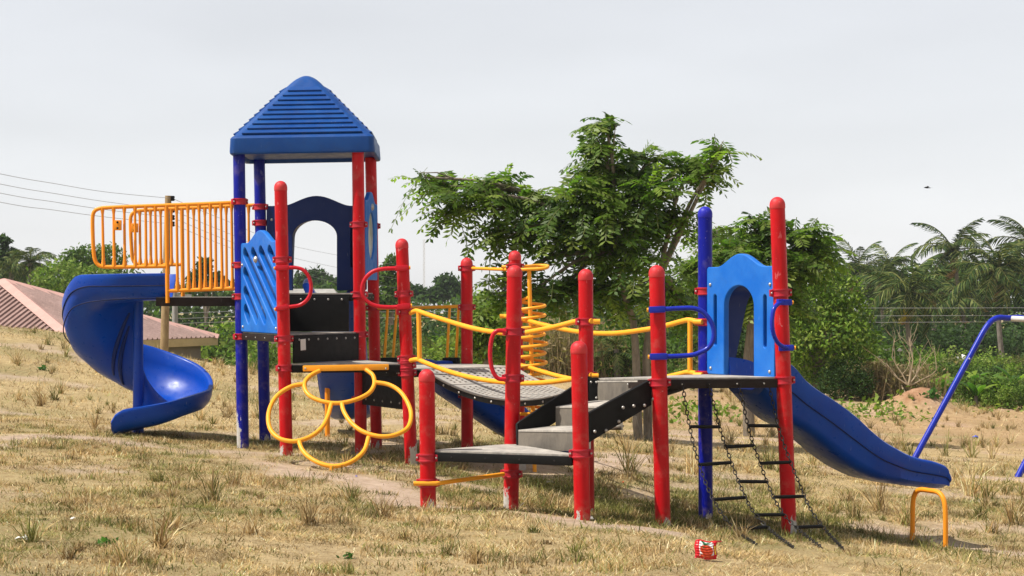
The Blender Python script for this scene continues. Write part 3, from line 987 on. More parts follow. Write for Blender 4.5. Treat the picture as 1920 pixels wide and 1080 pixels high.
loop('hand_loop', 'M', [(1216, 581), (1240, 580), (1275, 578), (1300, 578), (1318, 585), (1331, 600), (1338, 618), (1337, 637), (1328, 652), (1312, 661), (1295, 666), (1260, 668), (1218, 669)], M['blue_tube'], 0.0175)
loop('hand_loop', 'O', [(1484, 567, 0), (1470, 567, -.02), (1459, 570, -.05), (1451, 580, -.08), (1448, 596, -.09), (1448, 612, -.09), (1451, 628, -.08), (1458, 642, -.06), (1468, 650, -.03), (1478, 652, 0), (1489, 652, 0)], M['blue_tube'], 0.0165)

# slides --------------------------------------------------------------
def slide(name, S, d, prof, w, mat, legs=None, lip=0.03):
    """prof: list of (t, z_rim, z_bottom) along the run; w = inside width"""
    d = Vector((d[0], d[1], 0)).normalized(); n = Vector((-d.y, d.x, 0))
    S = Vector((S[0], S[1], 0))
    pr = [Vector(p) for p in prof]
    pr = spline(pr, 8)
    rings = []
    for (t, zr, zb) in pr:
        zr = max(zr, zb + 0.06)
        h = zr - zb
        ow, iw = w / 2 + 0.035, w / 2
        zf = zb + 0.035
        sec = [(-ow - 0.012, zr - 0.012), (-ow - 0.014, zr - 0.03), (-ow + 0.0, zr - h * 0.48), (-ow + 0.006, zr - h * 0.50), (-ow + 0.012, zr - h * 0.8), (-ow + 0.05, zb + 0.025), (-ow + 0.10, zb),
               (ow - 0.10, zb), (ow - 0.05, zb + 0.025), (ow - 0.012, zr - h * 0.8), (ow - 0.006, zr - h * 0.50), (ow, zr - h * 0.48), (ow + 0.014, zr - 0.03), (ow + 0.012, zr - 0.012), (ow - 0.005, zr),
               (iw - 0.005, zr), (iw - 0.014, zr - 0.015), (iw - 0.03, zf + 0.10), (iw - 0.07, zf + 0.03), (iw - 0.14, zf),
               (-iw + 0.14, zf), (-iw + 0.07, zf + 0.03), (-iw + 0.03, zf + 0.10), (-iw + 0.014, zr - 0.015), (-iw + 0.005, zr), (-ow + 0.005, zr)]
        zmin = zb
        rings.append([S + d * t + n * u + Vector((0, 0, max(z, zmin))) for (u, z) in sec])
    mb = MB(); mb.loft(rings)
    o = obj(name, mb, mat, play, S + Vector((0, 0, prof[0][2])), smooth=50)
    # thin dark tube marking the moulded groove along both flanks
    for sgn in (-1, 1):
        g = MB(); g.tube([S + d * t + n * sgn * (w / 2 + 0.0375) + Vector((0, 0, zr - (zr - zb) * 0.49)) for (t, zr, zb) in pr[2:-2]], 0.0045, 5)
        obj('seam', g, M['seam'], o, S)
    return o, d, n, S
# big slide to the right
aN, aO = post_xy('N', EYE - 0.6), post_xy('O', EYE - 0.6)
S = (aN + aO) / 2
dO = (aO - aN); dO.z = 0; dO.normalize()
dS = Vector((-dO.y, dO.x, 0))
if dS.x < 0: dS = -dS
Wd = 0.46
Sn = S - Vector((-dS.y, dS.x, 0)) * (Wd / 2 + 0.04)
rim_px = [(1420, 672), (1455, 674), (1487, 685), (1520, 722), (1560, 747), (1600, 775), (1650, 822), (1700, 852), (1740, 864), (1766, 867), (1776, 876), (1783, 893)]
bot_px = [(1420, 722), (1450, 757), (1480, 787), (1510, 803), (1540, 822), (1600, 872), (1650, 899), (1700, 911), (1740, 916), (1765, 918), (1784, 917)]
def run_of(px, py):
    p = plane_pt(px, py, Sn, dS); return ((p - Vector((Sn.x, Sn.y, 0))).to_2d().dot(dS.to_2d()), p.z)
rt = np.array([run_of(*q) for q in rim_px]); bt = np.array([run_of(*q) for q in bot_px])
T = np.concatenate([np.linspace(0.02, min(rt[-1, 0], bt[-1, 0]) - 0.05, 15), [min(rt[-1, 0], bt[-1, 0]) - 0.02, min(rt[-1, 0], bt[-1, 0])]])
prof = [(t, float(np.interp(t, rt[:, 0], rt[:, 1])), float(np.interp(t, bt[:, 0], bt[:, 1]))) for t in T]
o, d, n, S0 = slide('slide', S, dS, prof, Wd, M['slide'])
def leg_hoop(parent, px0, px1, ytop, r=0.02):
    (x0, y0, Y0), (x1, y1, Y1) = px0, px1
    p0, p1 = P(x0, y0 + 6, Y0), P(x1, y1 + 6, Y1)
    q0, q1 = Vector((p0.x, p0.y, ytop)), Vector((p1.x, p1.y, ytop))
    v = (q1 - q0)
    pts = [p0, Vector((p0.x, p0.y, ytop - 0.16)), q0 + v * 0.04 - Vector((0, 0, 0.05)), q0 + v * 0.2, q0 + v * 0.5, q0 + v * 0.8, q1 - v * 0.04 - Vector((0, 0, 0.05)), Vector((p1.x, p1.y, ytop - 0.16)), p1]
    mb = MB(); mb.tube(chaikin(pts, 2), r, 10)
    return obj('slide_leg', mb, M['orange'], parent, p0)
leg_hoop(o, (1711, 1012, 15.30), (1773, 1022, 14.95), zat(919, 15.15))
# tall slide behind the tower
aB, aD = post_xy('B', Z_TOP), post_xy('D', Z_TOP)
S = (aB + aD) / 2; S.x = -1.82
zT = Z_TOP
o, d, n, S0 = slide('slide', S, (0.0, 1.0), [(0.02, zT + 0.10, zT - 0.06), (0.25, zT + 0.14, zT - 0.09), (0.6, zT - 0.05, zT - 0.38), (1.1, zT - 0.5, zT - 0.82), (1.6, zT - 0.92, zT - 1.20), (2.0, zT - 1.13, zT - 1.36), (2.3, zT - 1.2, zT - 1.42), (2.5, zT - 1.22, zT - 1.43)], Wd, M['slide'])
mb = MB(); gxx, gyy = -1.98, 20.6
mb.tube([(gxx, gyy, gz1(gxx, gyy) - 0.05), (gxx, gyy, EYE - 0.86)], 0.028, 12)
obj('slide_leg', mb, M['orange'], o, (gxx, gyy, gz1(gxx, gyy)))
# slide off the low deck, behind the bridge
aD, aG = post_xy('D', Z_LOW), post_xy('G', Z_LOW)
S = (aD + aG) / 2
zT = Z_LOW - 0.055
slide('slide', S + Vector((0.05, -0.12, 0)), (0.88, 0.47), [(0.0, zT + 0.03, zT - 0.10), (0.2, zT + 0.02, zT - 0.30), (0.45, zT - 0.08, zT - 0.46), (0.8, zT - 0.30, zT - 0.68), (1.15, zT - 0.58, zT - 0.86), (1.45, zT - 0.72, zT - 0.94), (1.7, zT - 0.76, zT - 0.97)], Wd, M['slide'])

# spiral slide --------------------------------------------------------
def spiral():
    cx, cy = P(259, 600, 19.2).x, 19.2
    Rr = 0.735
    key = [(-40, .165, -.095, -.05), (0, .16, -.105, -.07), (25, .155, -.13, -.10), (42, .15, -.20, -.13), (50, .09, -.28, -.15), (60, .01, -.38, -.16), (75, -.11, -.53, -.20), (90, -.20, -.65, -.26), (120, -.36, -.84, -.38), (150, -.49, -.99, -.50), (180, -.58, -1.09, -.64), (225, -.76, -1.15, -.84), (270, -.975, -1.215, -1.02),
           (300, -1.02, -1.25, -1.12), (330, -1.09, -1.325, -1.20), (360, -1.145, -1.375, -1.24), (385, -1.19, -1.405, -1.29), (400, -1.27, -1.415, -1.34)]
    key = np.array(key)
    rings = []; seam1, seam2 = [], []
    for th in np.arange(-40, 400.1, 6):
        zr, zb, zi = [EYE + float(np.interp(th, key[:, 0], key[:, i])) for i in (1, 2, 3)]
        a = radians(min(max(th, 0), 360))
        c = Vector((cx, cy, 0))
        tan = Vector((-cos(a), sin(a), 0))
        rad = Vector((-sin(a), -cos(a), 0))
        if th < 0: c = c - tan * (-th / 40) * 0.40
        if th > 360: c = c + tan * ((th - 360) / 40) * 0.13
        k = max(0.0, min(1.0, (-th + 8) / 40)) if th < 8 else 0.0    # entry: becomes a straight box trough
        zi2 = zi + k * (zr - zi)
        ri = 0.05 + 0.05 * k
        Ro = Rr
        if th > 330: Ro = Rr - 0.03 * (th - 330) / 70
        h = zr - zb
        t = 0.028
        # outer skin from inner edge under to rim, inner skin back
        sec = [(ri, zi2 - t), (ri + 0.06, zi2 * 0.62 + zb * 0.38), (ri + 0.16, zi2 * 0.30 + zb * 0.70), (0.32, zb + 0.03 * h), (0.44, zb), (0.56, zb + 0.05 * h), (Ro - 0.07, zb + 0.20 * h), (Ro - 0.025, zb + 0.42 * h), (Ro - 0.006, zb + 0.6 * h), (Ro, zb + 0.8 * h), (Ro + 0.008, zr - 0.02),
               (Ro + 0.002, zr), (Ro - 0.025, zr + 0.004), (Ro - 0.042, zr - 0.015),
               (Ro - 0.05, zb + 0.7 * h), (Ro - 0.085, zb + 0.42 * h), (Ro - 0.16, zb + 0.22 * h + t), (0.53, zb + t + 0.05 * h), (0.42, zb + t), (0.33, zb + t + 0.03 * h), (ri + 0.18, zi2 * 0.3 + zb * 0.7 + t), (ri + 0.08, zi2 * 0.62 + zb * 0.38 + t), (ri + 0.02, zi2)]
        rings.append([c + rad * r + Vector((0, 0, z)) for (r, z) in sec])
        if th < 118:
            seam1.append(c + rad * (Ro + 0.002) + Vector((0, 0, zr - 0.115)))
            seam2.append(c + rad * (Ro - 0.006) + Vector((0, 0, max(zr - 0.30, zb + 0.1 * h) if th < 30 else zr - 0.27)))
    mb = MB(); mb.loft(rings)
    o = obj('spiral_slide', mb, M['slide'], play, (cx, cy, EYE - 1.4), smooth=60)
    g = MB(); g.tube(spline(seam1[::3], 4), 0.006, 6); g.tube(spline(seam2[::3], 4), 0.006, 6)
    obj('seam', g, M['seam'], o, (cx, cy, EYE))
    mb = MB()
    zt, zb = EYE - 0.10, gz1(cx, cy)
    mb.lathe([(0.055, zb - 0.1), (0.06, zb + 0.15), (0.052, zb + 0.3), (0.05, EYE - 0.3), (0.052, zt)], 20, (cx, cy, 0))
    obj('centre_column', mb, M['slide'], o, (cx, cy, zb))
    # moulded stiffening ribs on the underside, running from the column out and down
    for th0, dth in ((58, 66), (86, 58)):
        rb = MB(); pts = []; 
        for i in range(11):
            f = i / 10; th = th0 + dth * f
            zr, zb_, zi = [EYE + float(np.interp(th, key[:, 0], key[:, j])) for j in (1, 2, 3)]
            a = radians(th); rad = Vector((-sin(a), -cos(a), 0))
            r = 0.09 + 0.25 * f
            h = zr - zb_
            z = np.interp(r, [0.05, 0.11, 0.21, 0.32, 0.44], [zi - .03, zi * .62 + zb_ * .38, zi * .3 + zb_ * .7, zb_ + .03 * h, zb_]) - 0.004
            pts.append(Vector((cx, cy, 0)) + rad * r + Vector((0, 0, z)))
        rb.tube(spline(pts, 3), [0.010 + 0.014 * sin(i / 30 * pi) for i in range(31)], 8)
        obj('rib', rb, M['navy'], o, (cx, cy, EYE - 0.6))
    # end flange where the trough meets the platform
    return cx, cy
scx, scy = spiral()

# platform to the spiral slide and its yellow fences ------------------
zP = EYE - 0.06
mb = MB()
xa, xb = P(297, 560, 18.4).x, P(443, 560, 18.15).x
mb.box(((xa + xb) / 2, 18.78, zP - 0.012), xb - xa, 0.98, 0.02)
pf = obj('slide_platform', mb, M['deck'], play, (xa, 18.4, zP))
for yy in (18.28, 19.28):
    mb = MB(); mb.beam((xa, yy, zP - 0.045), (xb, yy, zP - 0.045), 0.04, 0.085, 0.005)
    obj('deck_edge', mb, M['brown'], pf, (xa, yy, zP))

def fence(Y, pts_frame, bal, post, lower, plate, shift):
    def q(p): return P(p[0], p[1], Y)
    frame = [q(p) for p in pts_frame]
    mb = MB(); mb.tube(chaikin(frame, 3), 0.0185, 12)
    o = obj('guardrail', mb, M['orange'], play, q(post[1]))
    mb = MB(); mb.tube([q(post[0]), q(post[1])], 0.020, 10)
    mb.tube([q(lower[0]), q(lower[1])], 0.0185, 10)
    obj('rail_post', mb, M['orange'], o, q(post[1]))
    for (x0, y0, y1, x1) in bal:
        a, b = q((x0, y0)), q((x1, y1))
        v = b - a
        rs, ps = [], []
        for f, r in ((0, 0.021), (0.05, 0.018), (0.11, 0.0125), (0.5, 0.0135), (0.87, 0.0145), (0.94, 0.020), (1, 0.023)):
            ps.append(a + v * f); rs.append(r)
        m2 = MB(); m2.tube(ps, rs, 8)
        obj('baluster', m2, M['orange'], o, b)
    if plate:
        m3 = MB(); m3.box(q(((plate[0] + plate[2]) / 2, (plate[1] + plate[3]) / 2)) + Vector((0, -0.03, 0)), abs(plate[2] - plate[0]) / FPX * Y, 0.03, abs(plate[3] - plate[1]) / FPX * Y, None, 0.004)
        m3.cur = 1
        for yy in (plate[1] + 4, plate[3] - 4):
            m3.bolt(q(((plate[0] + plate[2]) / 2, yy)) + Vector((0, -0.045, 0)), (0, -1, 0), 0.011)
        obj('mounting_plate', m3, [M['orange'], M['black']], o, q((plate[0], plate[1])))
    return o
fence(18.22, [(441, 379.5), (340, 384), (200, 389), (184, 391), (175, 397), (173, 412), (175, 470), (178, 490), (186, 499), (200, 501), (310, 499.5)],
      [(192, 390, 500, 194), (213, 389, 500, 214), (233, 388, 500, 234), (253, 387, 500, 254), (273, 387, 499, 274), (291, 386, 499, 293),
       (331, 385, 545, 333), (352, 384, 544, 354), (373, 383, 543, 376), (394, 382, 542, 396), (414, 381, 541, 417), (434, 380, 540, 436)],
      ((312, 385), (314.5, 568)), ((316, 545.5), (443, 540.5)), (215, 413, 229, 432), 0)
fence(19.40, [(486, 384), (400, 388), (268, 394), (254, 396), (246, 402), (244, 415), (247, 478), (250, 491), (258, 496), (275, 497), (338, 496)],
      [(262, 395, 496, 263), (282, 394, 496, 283), (301, 393, 496, 302), (321, 392, 496, 322), (343 + 20, 390, 543, 364), (384, 389, 543, 385), (404, 388, 542, 405), (424, 387, 542, 425), (446, 386, 541, 447), (466, 385, 541, 467)],
      ((341, 391), (343, 556)), ((343, 544), (490, 540)), (247, 419, 260, 436), 0)

# pipe ring climber under the lower deck ------------------------------
def ring_climber():
    z_top = zat(690, 17.05); z_bot = zat(880, 16.0)
    def q(px, py):
        f = (py - 690) / 190
        return P(px, py, 17.02 - 1.0 * f)
    mb = MB(); mb.beam(q(568, 691), q(729, 688), 0.03, 0.052, 0.006)
    mb.cur = 1
    for px in (573, 724): mb.bolt(q(px, 691) + Vector((0, -0.016, 0)), (0, -1, 0), 0.010)
    o = obj('ring_climber', mb, [M['yellow'], M['bolt']], play, q(648, 690))
    r = 0.0195
    def arc(cx, cy, rx, ry, a0, a1, n=28):
        return [q(cx + rx * cos(radians(a0 + (a1 - a0) * i / n)), cy + ry * sin(radians(a0 + (a1 - a0) * i / n))) for i in range(n + 1)]
    paths = [
        spline([q(600, 695), q(584, 703), q(572, 716), q(572, 730), q(582, 743), q(602, 752), q(626, 756), (q(650, 754)), q(676, 746), q(694, 735), q(702, 720), q(700, 705), q(692, 697), q(686, 693)], 4),
        spline([q(571, 720), q(548, 724), q(524, 738), q(509, 758), q(503, 782), q(507, 805), q(522, 821), q(542, 827), (q(562, 826)), q(585, 817), q(604, 801), q(615, 780), q(620, 762), q(622, 757)], 4),
        spline([q(703, 717), q(728, 721), q(750, 734), q(765, 756), q(771, 778), q(766, 800), q(750, 812), q(728, 818), (q(704, 817)), q(678, 808), q(658, 792), q(645, 772), q(641, 757)], 4),
        spline([q(561, 828), q(566, 842), q(578, 856), q(598, 868), q(622, 874), q(646, 871), q(668, 860), q(684, 843), q(691, 820)], 4)]
    for p in paths:
        m2 = MB(); m2.tube(p, r, 10); obj('ring', m2, M['yellow'], o, p[len(p) // 2])
    m3 = MB(); b0 = q(622, 874); m3.tube([b0, Vector((b0.x, b0.y, b0.z - 0.14))], 0.022, 10)
    obj('foot', m3, M['yellow'], o, b0)
ring_climber()

# sit-down bar of the low slide (behind) -------------------------------
def hood_bar():
    def q(px, py): return plane_pt(px, py, post_xy('D', EYE), (post_xy('G', EYE) - post_xy('D', EYE)).to_2d())
    mb = MB(); mb.tube([q(700, 578), q(780, 577), q(872, 574)], 0.0165, 10)
    o = obj('sit_down_bar', mb, M['yellow'], play, q(780, 577))
    for (a, b) in (((727, 580), (721, 670)), ((744, 580), (737, 670)), ((843, 578), (838, 672)), ((860, 577), (855, 672))):
        m2 = MB(); m2.tube([q(*a), q(*b)], 0.0135, 8); obj('upright', m2, M['yellow'], o, q(*b))
    for (x0, x1) in ((716, 745), (832, 860)):
        m3 = MB(); m3.beam(q(x0, 677), q(x1, 677), 0.05, 0.07, 0.008); obj('foot_block', m3, M['black'], o, q(x0, 680))
hood_bar()

# bridge ---------------------------------------------------------------
bF, bI, bJ, bN = [post_xy(k, EYE - 0.7) for k in 'FIJN']
def brz(t): 
    z0, z1 = EYE - 0.705, EYE - 0.69
    return z0 + (z1 - z0) * t - 0.21 * (1 - (2 * t - 1.06) ** 2 if abs(2 * t - 1.06) < 1 else 0)
def bpt(t, u, dz=0.0):
    """t along the bridge, u across (0 near edge, 1 far edge)"""
    a = bF.lerp(bI, 0.08 + 0.84 * u); b = bJ.lerp(bN, 0.08 + 0.84 * u)
    p = a.lerp(b, 0.02 + 0.96 * t); p.z = brz(t) + dz
    return p
def bridge():
    mb = MB(); c = bpt(0.5, 0.5)
    e = []
    for u in (0.0, 1.0):
        m2 = MB()
        m2.loft([[bpt(t, u, -0.012), bpt(t, u, -0.055), bpt(t, u + (0.03 if u == 0 else -0.03), -0.055), bpt(t, u + (0.03 if u == 0 else -0.03), -0.012)] for t in np.linspace(0, 1, 17)])
        m2.cur = 1
        for t in np.linspace(0.06, 0.94, 10):
            p = bpt(t, u, -0.034); dd = (bpt(t, 0) - bpt(t, 1)).normalized() * (1 if u == 0 else -1)
            m2.bolt(p, dd, 0.011)
        e.append(m2)
    mb0 = MB(); mb0.loft([[bpt(t, 0.4, -0.014), bpt(t, 0.4, -0.05), bpt(t, 0.43, -0.05), bpt(t, 0.43, -0.014)] for t in np.linspace(0, 1, 13)])
    root = obj('bridge_deck', mb0, M['black'], play, c)
    for m2 in e: obj('edge_strip', m2, [M['black'], M['bolt']], root, c)
    NP = 5
    for k in range(NP):
        t0, t1 = k / NP + 0.004, (k + 1) / NP - 0.004
        m = MB()
        nu, ntt = 15, 7
        us, ts = [], []
        # alternating bar / slot boundaries
        def cuts(n, lo, hi, a, m0, m1):
            out = [0.0, m0]
            span = (1 - m0 - m1) / n
            for i in range(n):
                out += [m0 + span * i + span * a, m0 + span * (i + 1)]
            out.append(1.0)
            return sorted(set(round(x, 5) for x in out))
        us = cuts(nu, 0, 1, 0.50, 0.05, 0.05); ts = cuts(ntt, 0, 1, 0.42, 0.08, 0.10)
        nuv = len(us)
        top = [[bpt(t0 + (t1 - t0) * t, u, 0.0) for u in us] for t in ts]
        vs = [p for r in top for p in r]; n0 = len(vs)
        vs += [p + Vector((0, 0, -0.010)) for p in vs[:n0]]
        fs = []
        hole = lambda i, j: (0 <= i < len(ts) - 1 and 0 <= j < nuv - 1 and i % 2 == 0 and j % 2 == 0 and 1 < i < len(ts) - 2 and 1 < j < nuv - 2 and True)
        for i in range(len(ts) - 1):
            for j in range(nuv - 1):
                if hole(i, j): continue
                a, b, c_, d_2 = i * nuv + j, i * nuv + j + 1, (i + 1) * nuv + j + 1, (i + 1) * nuv + j
                fs.append((a, b, c_, d_2)); fs.append((a + n0, d_2 + n0, c_ + n0, b + n0))
                for (p, q_, ii, jj) in ((a, b, i - 1, j), (c_, d_2, i + 1, j), (b, c_, i, j + 1), (d_2, a, i, j - 1)):
                    outside = not (0 <= ii < len(ts) - 1 and 0 <= jj < nuv - 1)
                    if outside or hole(ii, jj): fs.append((q_, p, p + n0, q_ + n0))
        m.add(vs, fs)
        obj('plank', m, M['bridge'], root, bpt((t0 + t1) / 2, 0.5), smooth=0)
    return root
bridge()
def hand_rail(pF, dvec, upper, lower, verts, caps):
    q = lambda p: plane_pt(p[0], p[1], pF, dvec)
    r = 0.021
    mb = MB(); mb.tube(spline([q(p) for p in upper], 6), r, 12)
    o = obj('bridge_handrail', mb, M['yellow'], play, q(upper[0]))
    mb = MB(); mb.tube(spline([q(p) for p in lower], 6), r, 12)
    obj('lower_rail', mb, M['yellow'], o, q(lower[0]))
    for a, b in verts:
        mb = MB(); mb.tube([q(a), q(b)], r * 1.02, 10); obj('rail_upright', mb, M['yellow'], o, q(b))
    for c_ in caps:
        mb = MB(); p = q(c_); mb.tube([p + Vector((-0.05, 0, 0)), p], 0.020, 10)
        obj('end_cap', mb, M['yellow'], o, p)
hand_rail(bF, (bJ - bF).to_2d(), [(770, 587), (779, 583), (786, 584), (800, 589), (827, 598), (889, 616), (947, 625), (982, 624), (1040, 613), (1084, 602), (1110, 602)],
          [(770, 676), (783, 674), (795, 679), (840, 696), (889, 709), (947, 717), (1009, 718), (1071, 711), (1110, 703)], [((785, 584), (787, 676))], [(1125, 603), (1122, 705)])
hand_rail(bI, (bN - bI).to_2d(), [(946, 593), (965, 594), (980, 598), (1018, 609), (1084, 622), (1150, 625), (1216, 617), (1250, 610), (1280, 602), (1291, 600), (1304, 602), (1320, 603)],
          [(960, 680), (978, 684), (1020, 698), (1075, 711), (1150, 717), (1216, 712), (1250, 707), (1280, 700), (1290, 698), (1304, 700), (1320, 702)], [((1294, 602), (1294, 699))], [(947, 593)])
for py in (603, 702):
    mb = MB(); p = plane_pt(1314, py, bN, (bN - bI).to_2d()) + Vector((0, -0.07, 0))
    mb.tube([p + Vector((-0.06, 0, 0)), p + Vector((0.0, -0.05, 0))], 0.021, 10); obj('end_cap', mb, M['yellow'], play, p)

# stairs ---------------------------------------------------------------
def stairs():
    L0, L1 = P(972, 800, 14.25), P(1103, 720, 14.75)
    # right string K -> M
    mb = MB()
    a = [P(1104, 775, 13.62), P(1222, 711, 14.0), P(1222, 759, 14.0), P(1104, 830, 13.62)]
    th = Vector((-0.02, 0.012, 0))
    mb.add(a + [p + th for p in a], [(0, 1, 2, 3), (7, 6, 5, 4), (0, 4, 5, 1), (1, 5, 6, 2), (2, 6, 7, 3), (3, 7, 4, 0)])
    mb.cur = 1
    for (px, py, Y) in ((1112, 809, 13.64), (1133, 807, 13.71), (1157, 790, 13.78), (1165, 764, 13.81), (1185, 761, 13.87), (1205, 760, 13.93), (1221, 748, 13.99)):
        mb.bolt(P(px, py, Y) + Vector((0.012, -0.012, 0)), (0.4, -0.9, 0), 0.013)
    o = obj('staircase', mb, [M['black'], M['bolt']], play, P(1104, 830, 13.62))
    # left string
    mb = MB()
    a = [P(970, 795, 14.25), P(976, 790, 14.25), P(1103, 706, 14.75), P(1118, 706, 14.8), P(1118, 752, 14.8), P(1103, 752, 14.75), P(1010, 812, 14.4), P(972, 842, 14.25)]
    n = len(a)
    mb.add(a + [p + Vector((-0.014, 0.012, 0)) for p in a], [tuple(range(n)), tuple(range(2 * n - 1, n - 1, -1))] + [(i, (i + 1) % n, n + (i + 1) % n, n + i) for i in range(n)])
    obj('stringer', mb, M['black'], o, a[0])
    def step(lf, rf, lb, rb, rise):
        m = MB()
        pts = [lf, rf, rb, lb]
        low = [p - Vector((0, 0, 0.012)) for p in pts]
        m.add(pts + low, [(0, 1, 2, 3), (7, 6, 5, 4), (0, 4, 5, 1), (1, 5, 6, 2), (2, 6, 7, 3), (3, 7, 4, 0)])
        obj('tread', m, M['deck'], o, lf, smooth=0)
        m = MB()
        f = [lf + Vector((0, 0.006, -0.013)), rf + Vector((0, 0.006, -0.013))]
        g = [p - Vector((0, 0, rise)) for p in f]
        bk = [p + Vector((0, 0.015, 0)) for p in f + g]
        m.add([f[0], f[1], g[1], g[0], bk[0], bk[1], bk[3], bk[2]], [(0, 1, 2, 3), (7, 6, 5, 4), (0, 4, 5, 1), (1, 5, 6, 2), (2, 6, 7, 3), (3, 7, 4, 0)])
        obj('riser', m, M['riser'], o, lf, smooth=0)
    step(P(972, 806, 14.22), P(1108, 808, 13.72), P(1044, 797, 14.55), P(1170, 797, 14.0), 0.135)
    step(P(1042, 762, 14.45), P(1168, 762, 13.95), P(1112, 750, 14.8), P(1215, 748, 14.3), 0.16)
    step(P(1112, 714, 14.75), P(1216, 713, 14.1), P(1130, 711, 14.95), P(1225, 711, 14.25), 0.145)
    m = MB(); m.box(P(1113, 731, 14.72), 0.075, 0.04, 0.19, None, 0.006); m.cur = 1
    for (dx, dz) in ((-0.02, 0.06), (0.02, 0.06), (0.02, -0.06)): m.bolt(P(1113, 731, 14.72) + Vector((dx, -0.021, dz)), (0, -1, 0), 0.010)
    obj('bracket', m, [M['black'], M['bolt']], o, P(1113, 731, 14.72))
stairs()
# low yellow bar between the entry posts
mb = MB(); a, b = post_at('L', 905), post_at('H', 888)
dd = (b - a).normalized()
mb.tube([a + Vector((-0.10, -0.06, 0.0)), a + Vector((0.06, -0.06, 0)), b + Vector((-0.06, -0.05, 0))], 0.016, 10)
obj('low_bar', mb, M['yellow'], play, a)

# coil climber -----------------------------------------------------------
def coil():
    base = P(1003, 878, 17.75); top = P(992, 505, 17.75)
    mb = MB(); mb.tube([base - Vector((0, 0, 0.1)), top], 0.0195, 12)
    o = obj('coil_climber', mb, M['yellow'], play, base)
    m2 = MB(); pts = []
    turns = 12.4
    for i in range(int(turns * 20) + 1):
        f = i / (turns * 20)
        py = 786 - (786 - 566) * f
        pc = P(999 - 4 * f, py, 17.75)
        a = 2 * pi * i / 20
        r = 0.135 + 0.012 * sin(i * 0.13)
        pts.append(pc + Vector((cos(a) * r, sin(a) * r, 0)))
    pts = [P(1001, 790, 17.75)] + pts + [P(995, 556, 17.75)]
    m2.tube(pts, 0.0145, 8)
    obj('coil', m2, M['yellow'], o, base)
    m3 = MB()
    gG, gI = post_at('G', 503), post_at('I', 500)
    m3.tube(chaikin([gG + Vector((0.06, -0.06, 0)), P(960, 506, 17.75), P(1018, 504, 17.7), P(1028, 501, 17.75), P(1027, 498, 17.95), P(1005, 497.5, 18.0), gI + Vector((0.09, 0.03, 0.0)), gI + Vector((-0.12, 0.1, 0))], 2), 0.0155, 10)
    obj('overhead_bar', m3, M['yellow'], o, gG)
coil()

# chain ladder -------------------------------------------------------------
def chain_ladder():
    # (top px, mid, bottom) for the four chains; the run swings to the right and towards the ground in front
    zg = lambda x, y: gz1(x, y) + 0.012
    ch = [[(1280, 722), (1286, 760), (1293, 800), (1305, 850), (1325, 910), (1348, 955), (1380, 995), (1418, 1020)],
          [(1329, 722), (1340, 765), (1352, 810), (1367, 855), (1390, 915), (1413, 960), (1446, 995), (1488, 1027)],
          [(1386, 722), (1394, 760), (1404, 805), (1422, 860), (1447, 925), (1470, 965), (1500, 995), (1540, 1026)],
          [(1442, 722), (1450, 760), (1461, 805), (1476, 850), (1500, 910), (1520, 955), (1549, 995), (1582, 1030)]]
    Y0 = [14.04, 14.15, 14.27, 14.38]
    base = P(1480, 1020, 13.6)
    o = empty('chain_ladder', base); o.parent = play; o.location = base - BASE
    fine = []
    for c, y0 in zip(ch, Y0):
        n = len(c)
        pts = []
        for i, (px, py) in enumerate(c):
            f = i / (n - 1)
            Y = y0 - 0.03 - 0.75 * f ** 1.25 * (py - 722) / 300
            p = P(px, py, Y)
            if i == n - 1: 
                # let the last link lie on the ground under that sight line
                for _ in range(30):
                    if p.z > zg(p.x, p.y): Y += 0.03
                    else: Y -= 0.02
                    p = P(px, py, Y)
            pts.append(p)
        path = spline(pts, 14)
        # resample evenly and set a link at each step, alternately turned
        L = [0]
        for a, b in zip(path, path[1:]): L.append(L[-1] + (b - a).length)
        step = 0.034
        mb = MB(); k = 0
        s = 0.0
        arr = np.array([tuple(p) for p in path]); LL = np.array(L)
        while s < L[-1]:
            c0 = Vector([float(np.interp(s, LL, arr[:, j])) for j in range(3)]); c1 = Vector([float(np.interp(min(s + 0.01, L[-1]), LL, arr[:, j])) for j in range(3)])
            t = (c1 - c0); 
            if t.length < 1e-6: break
            t.normalize()
            u = t.cross(Vector((0, 1, 0))).normalized(); w = t.cross(u)
            side = u if k % 2 == 0 else w
            ring = []
            for i in range(10):
                a = 2 * pi * i / 10
                ring.append(c0 + t * (0.0215 * cos(a)) + side * (0.0115 * sin(a)))
            mb.tube(ring, 0.0040, 5, closed=True)
            s += step; k += 1
        obj('chain', mb, M['dark_steel'], o, pts[0])
        fine.append((arr, LL))
    def on(ci, py):
        arr, LL = fine[ci]
        pys = 545 - (arr[:, 2] - EYE) * FPX / arr[:, 1]
        i = int(np.argmin(np.abs(pys - py)))
        return Vector(arr[i])
    rungs = [(0, 1, 801, 799), (0, 1, 872, 868), (0, 1, 936, 932), (0, 1, 992, 987),
             (1, 2, 838, 837), (1, 2, 903, 902), (1, 2, 965, 964),
             (2, 3, 799, 797), (2, 3, 867, 865), (2, 3, 931, 929), (2, 3, 988, 986)]
    for (c0, c1, y0, y1) in rungs:
        a, b = on(c0, y0), on(c1, y1)
        m = MB(); v = b - a
        m.tube([a + v * f for f in (0.0, 0.03, 0.5, 0.97, 1.0)], [0.010, 0.0125, 0.0135, 0.0125, 0.010], 10)
        obj('rung', m, M['black'], o, a)
chain_ladder()
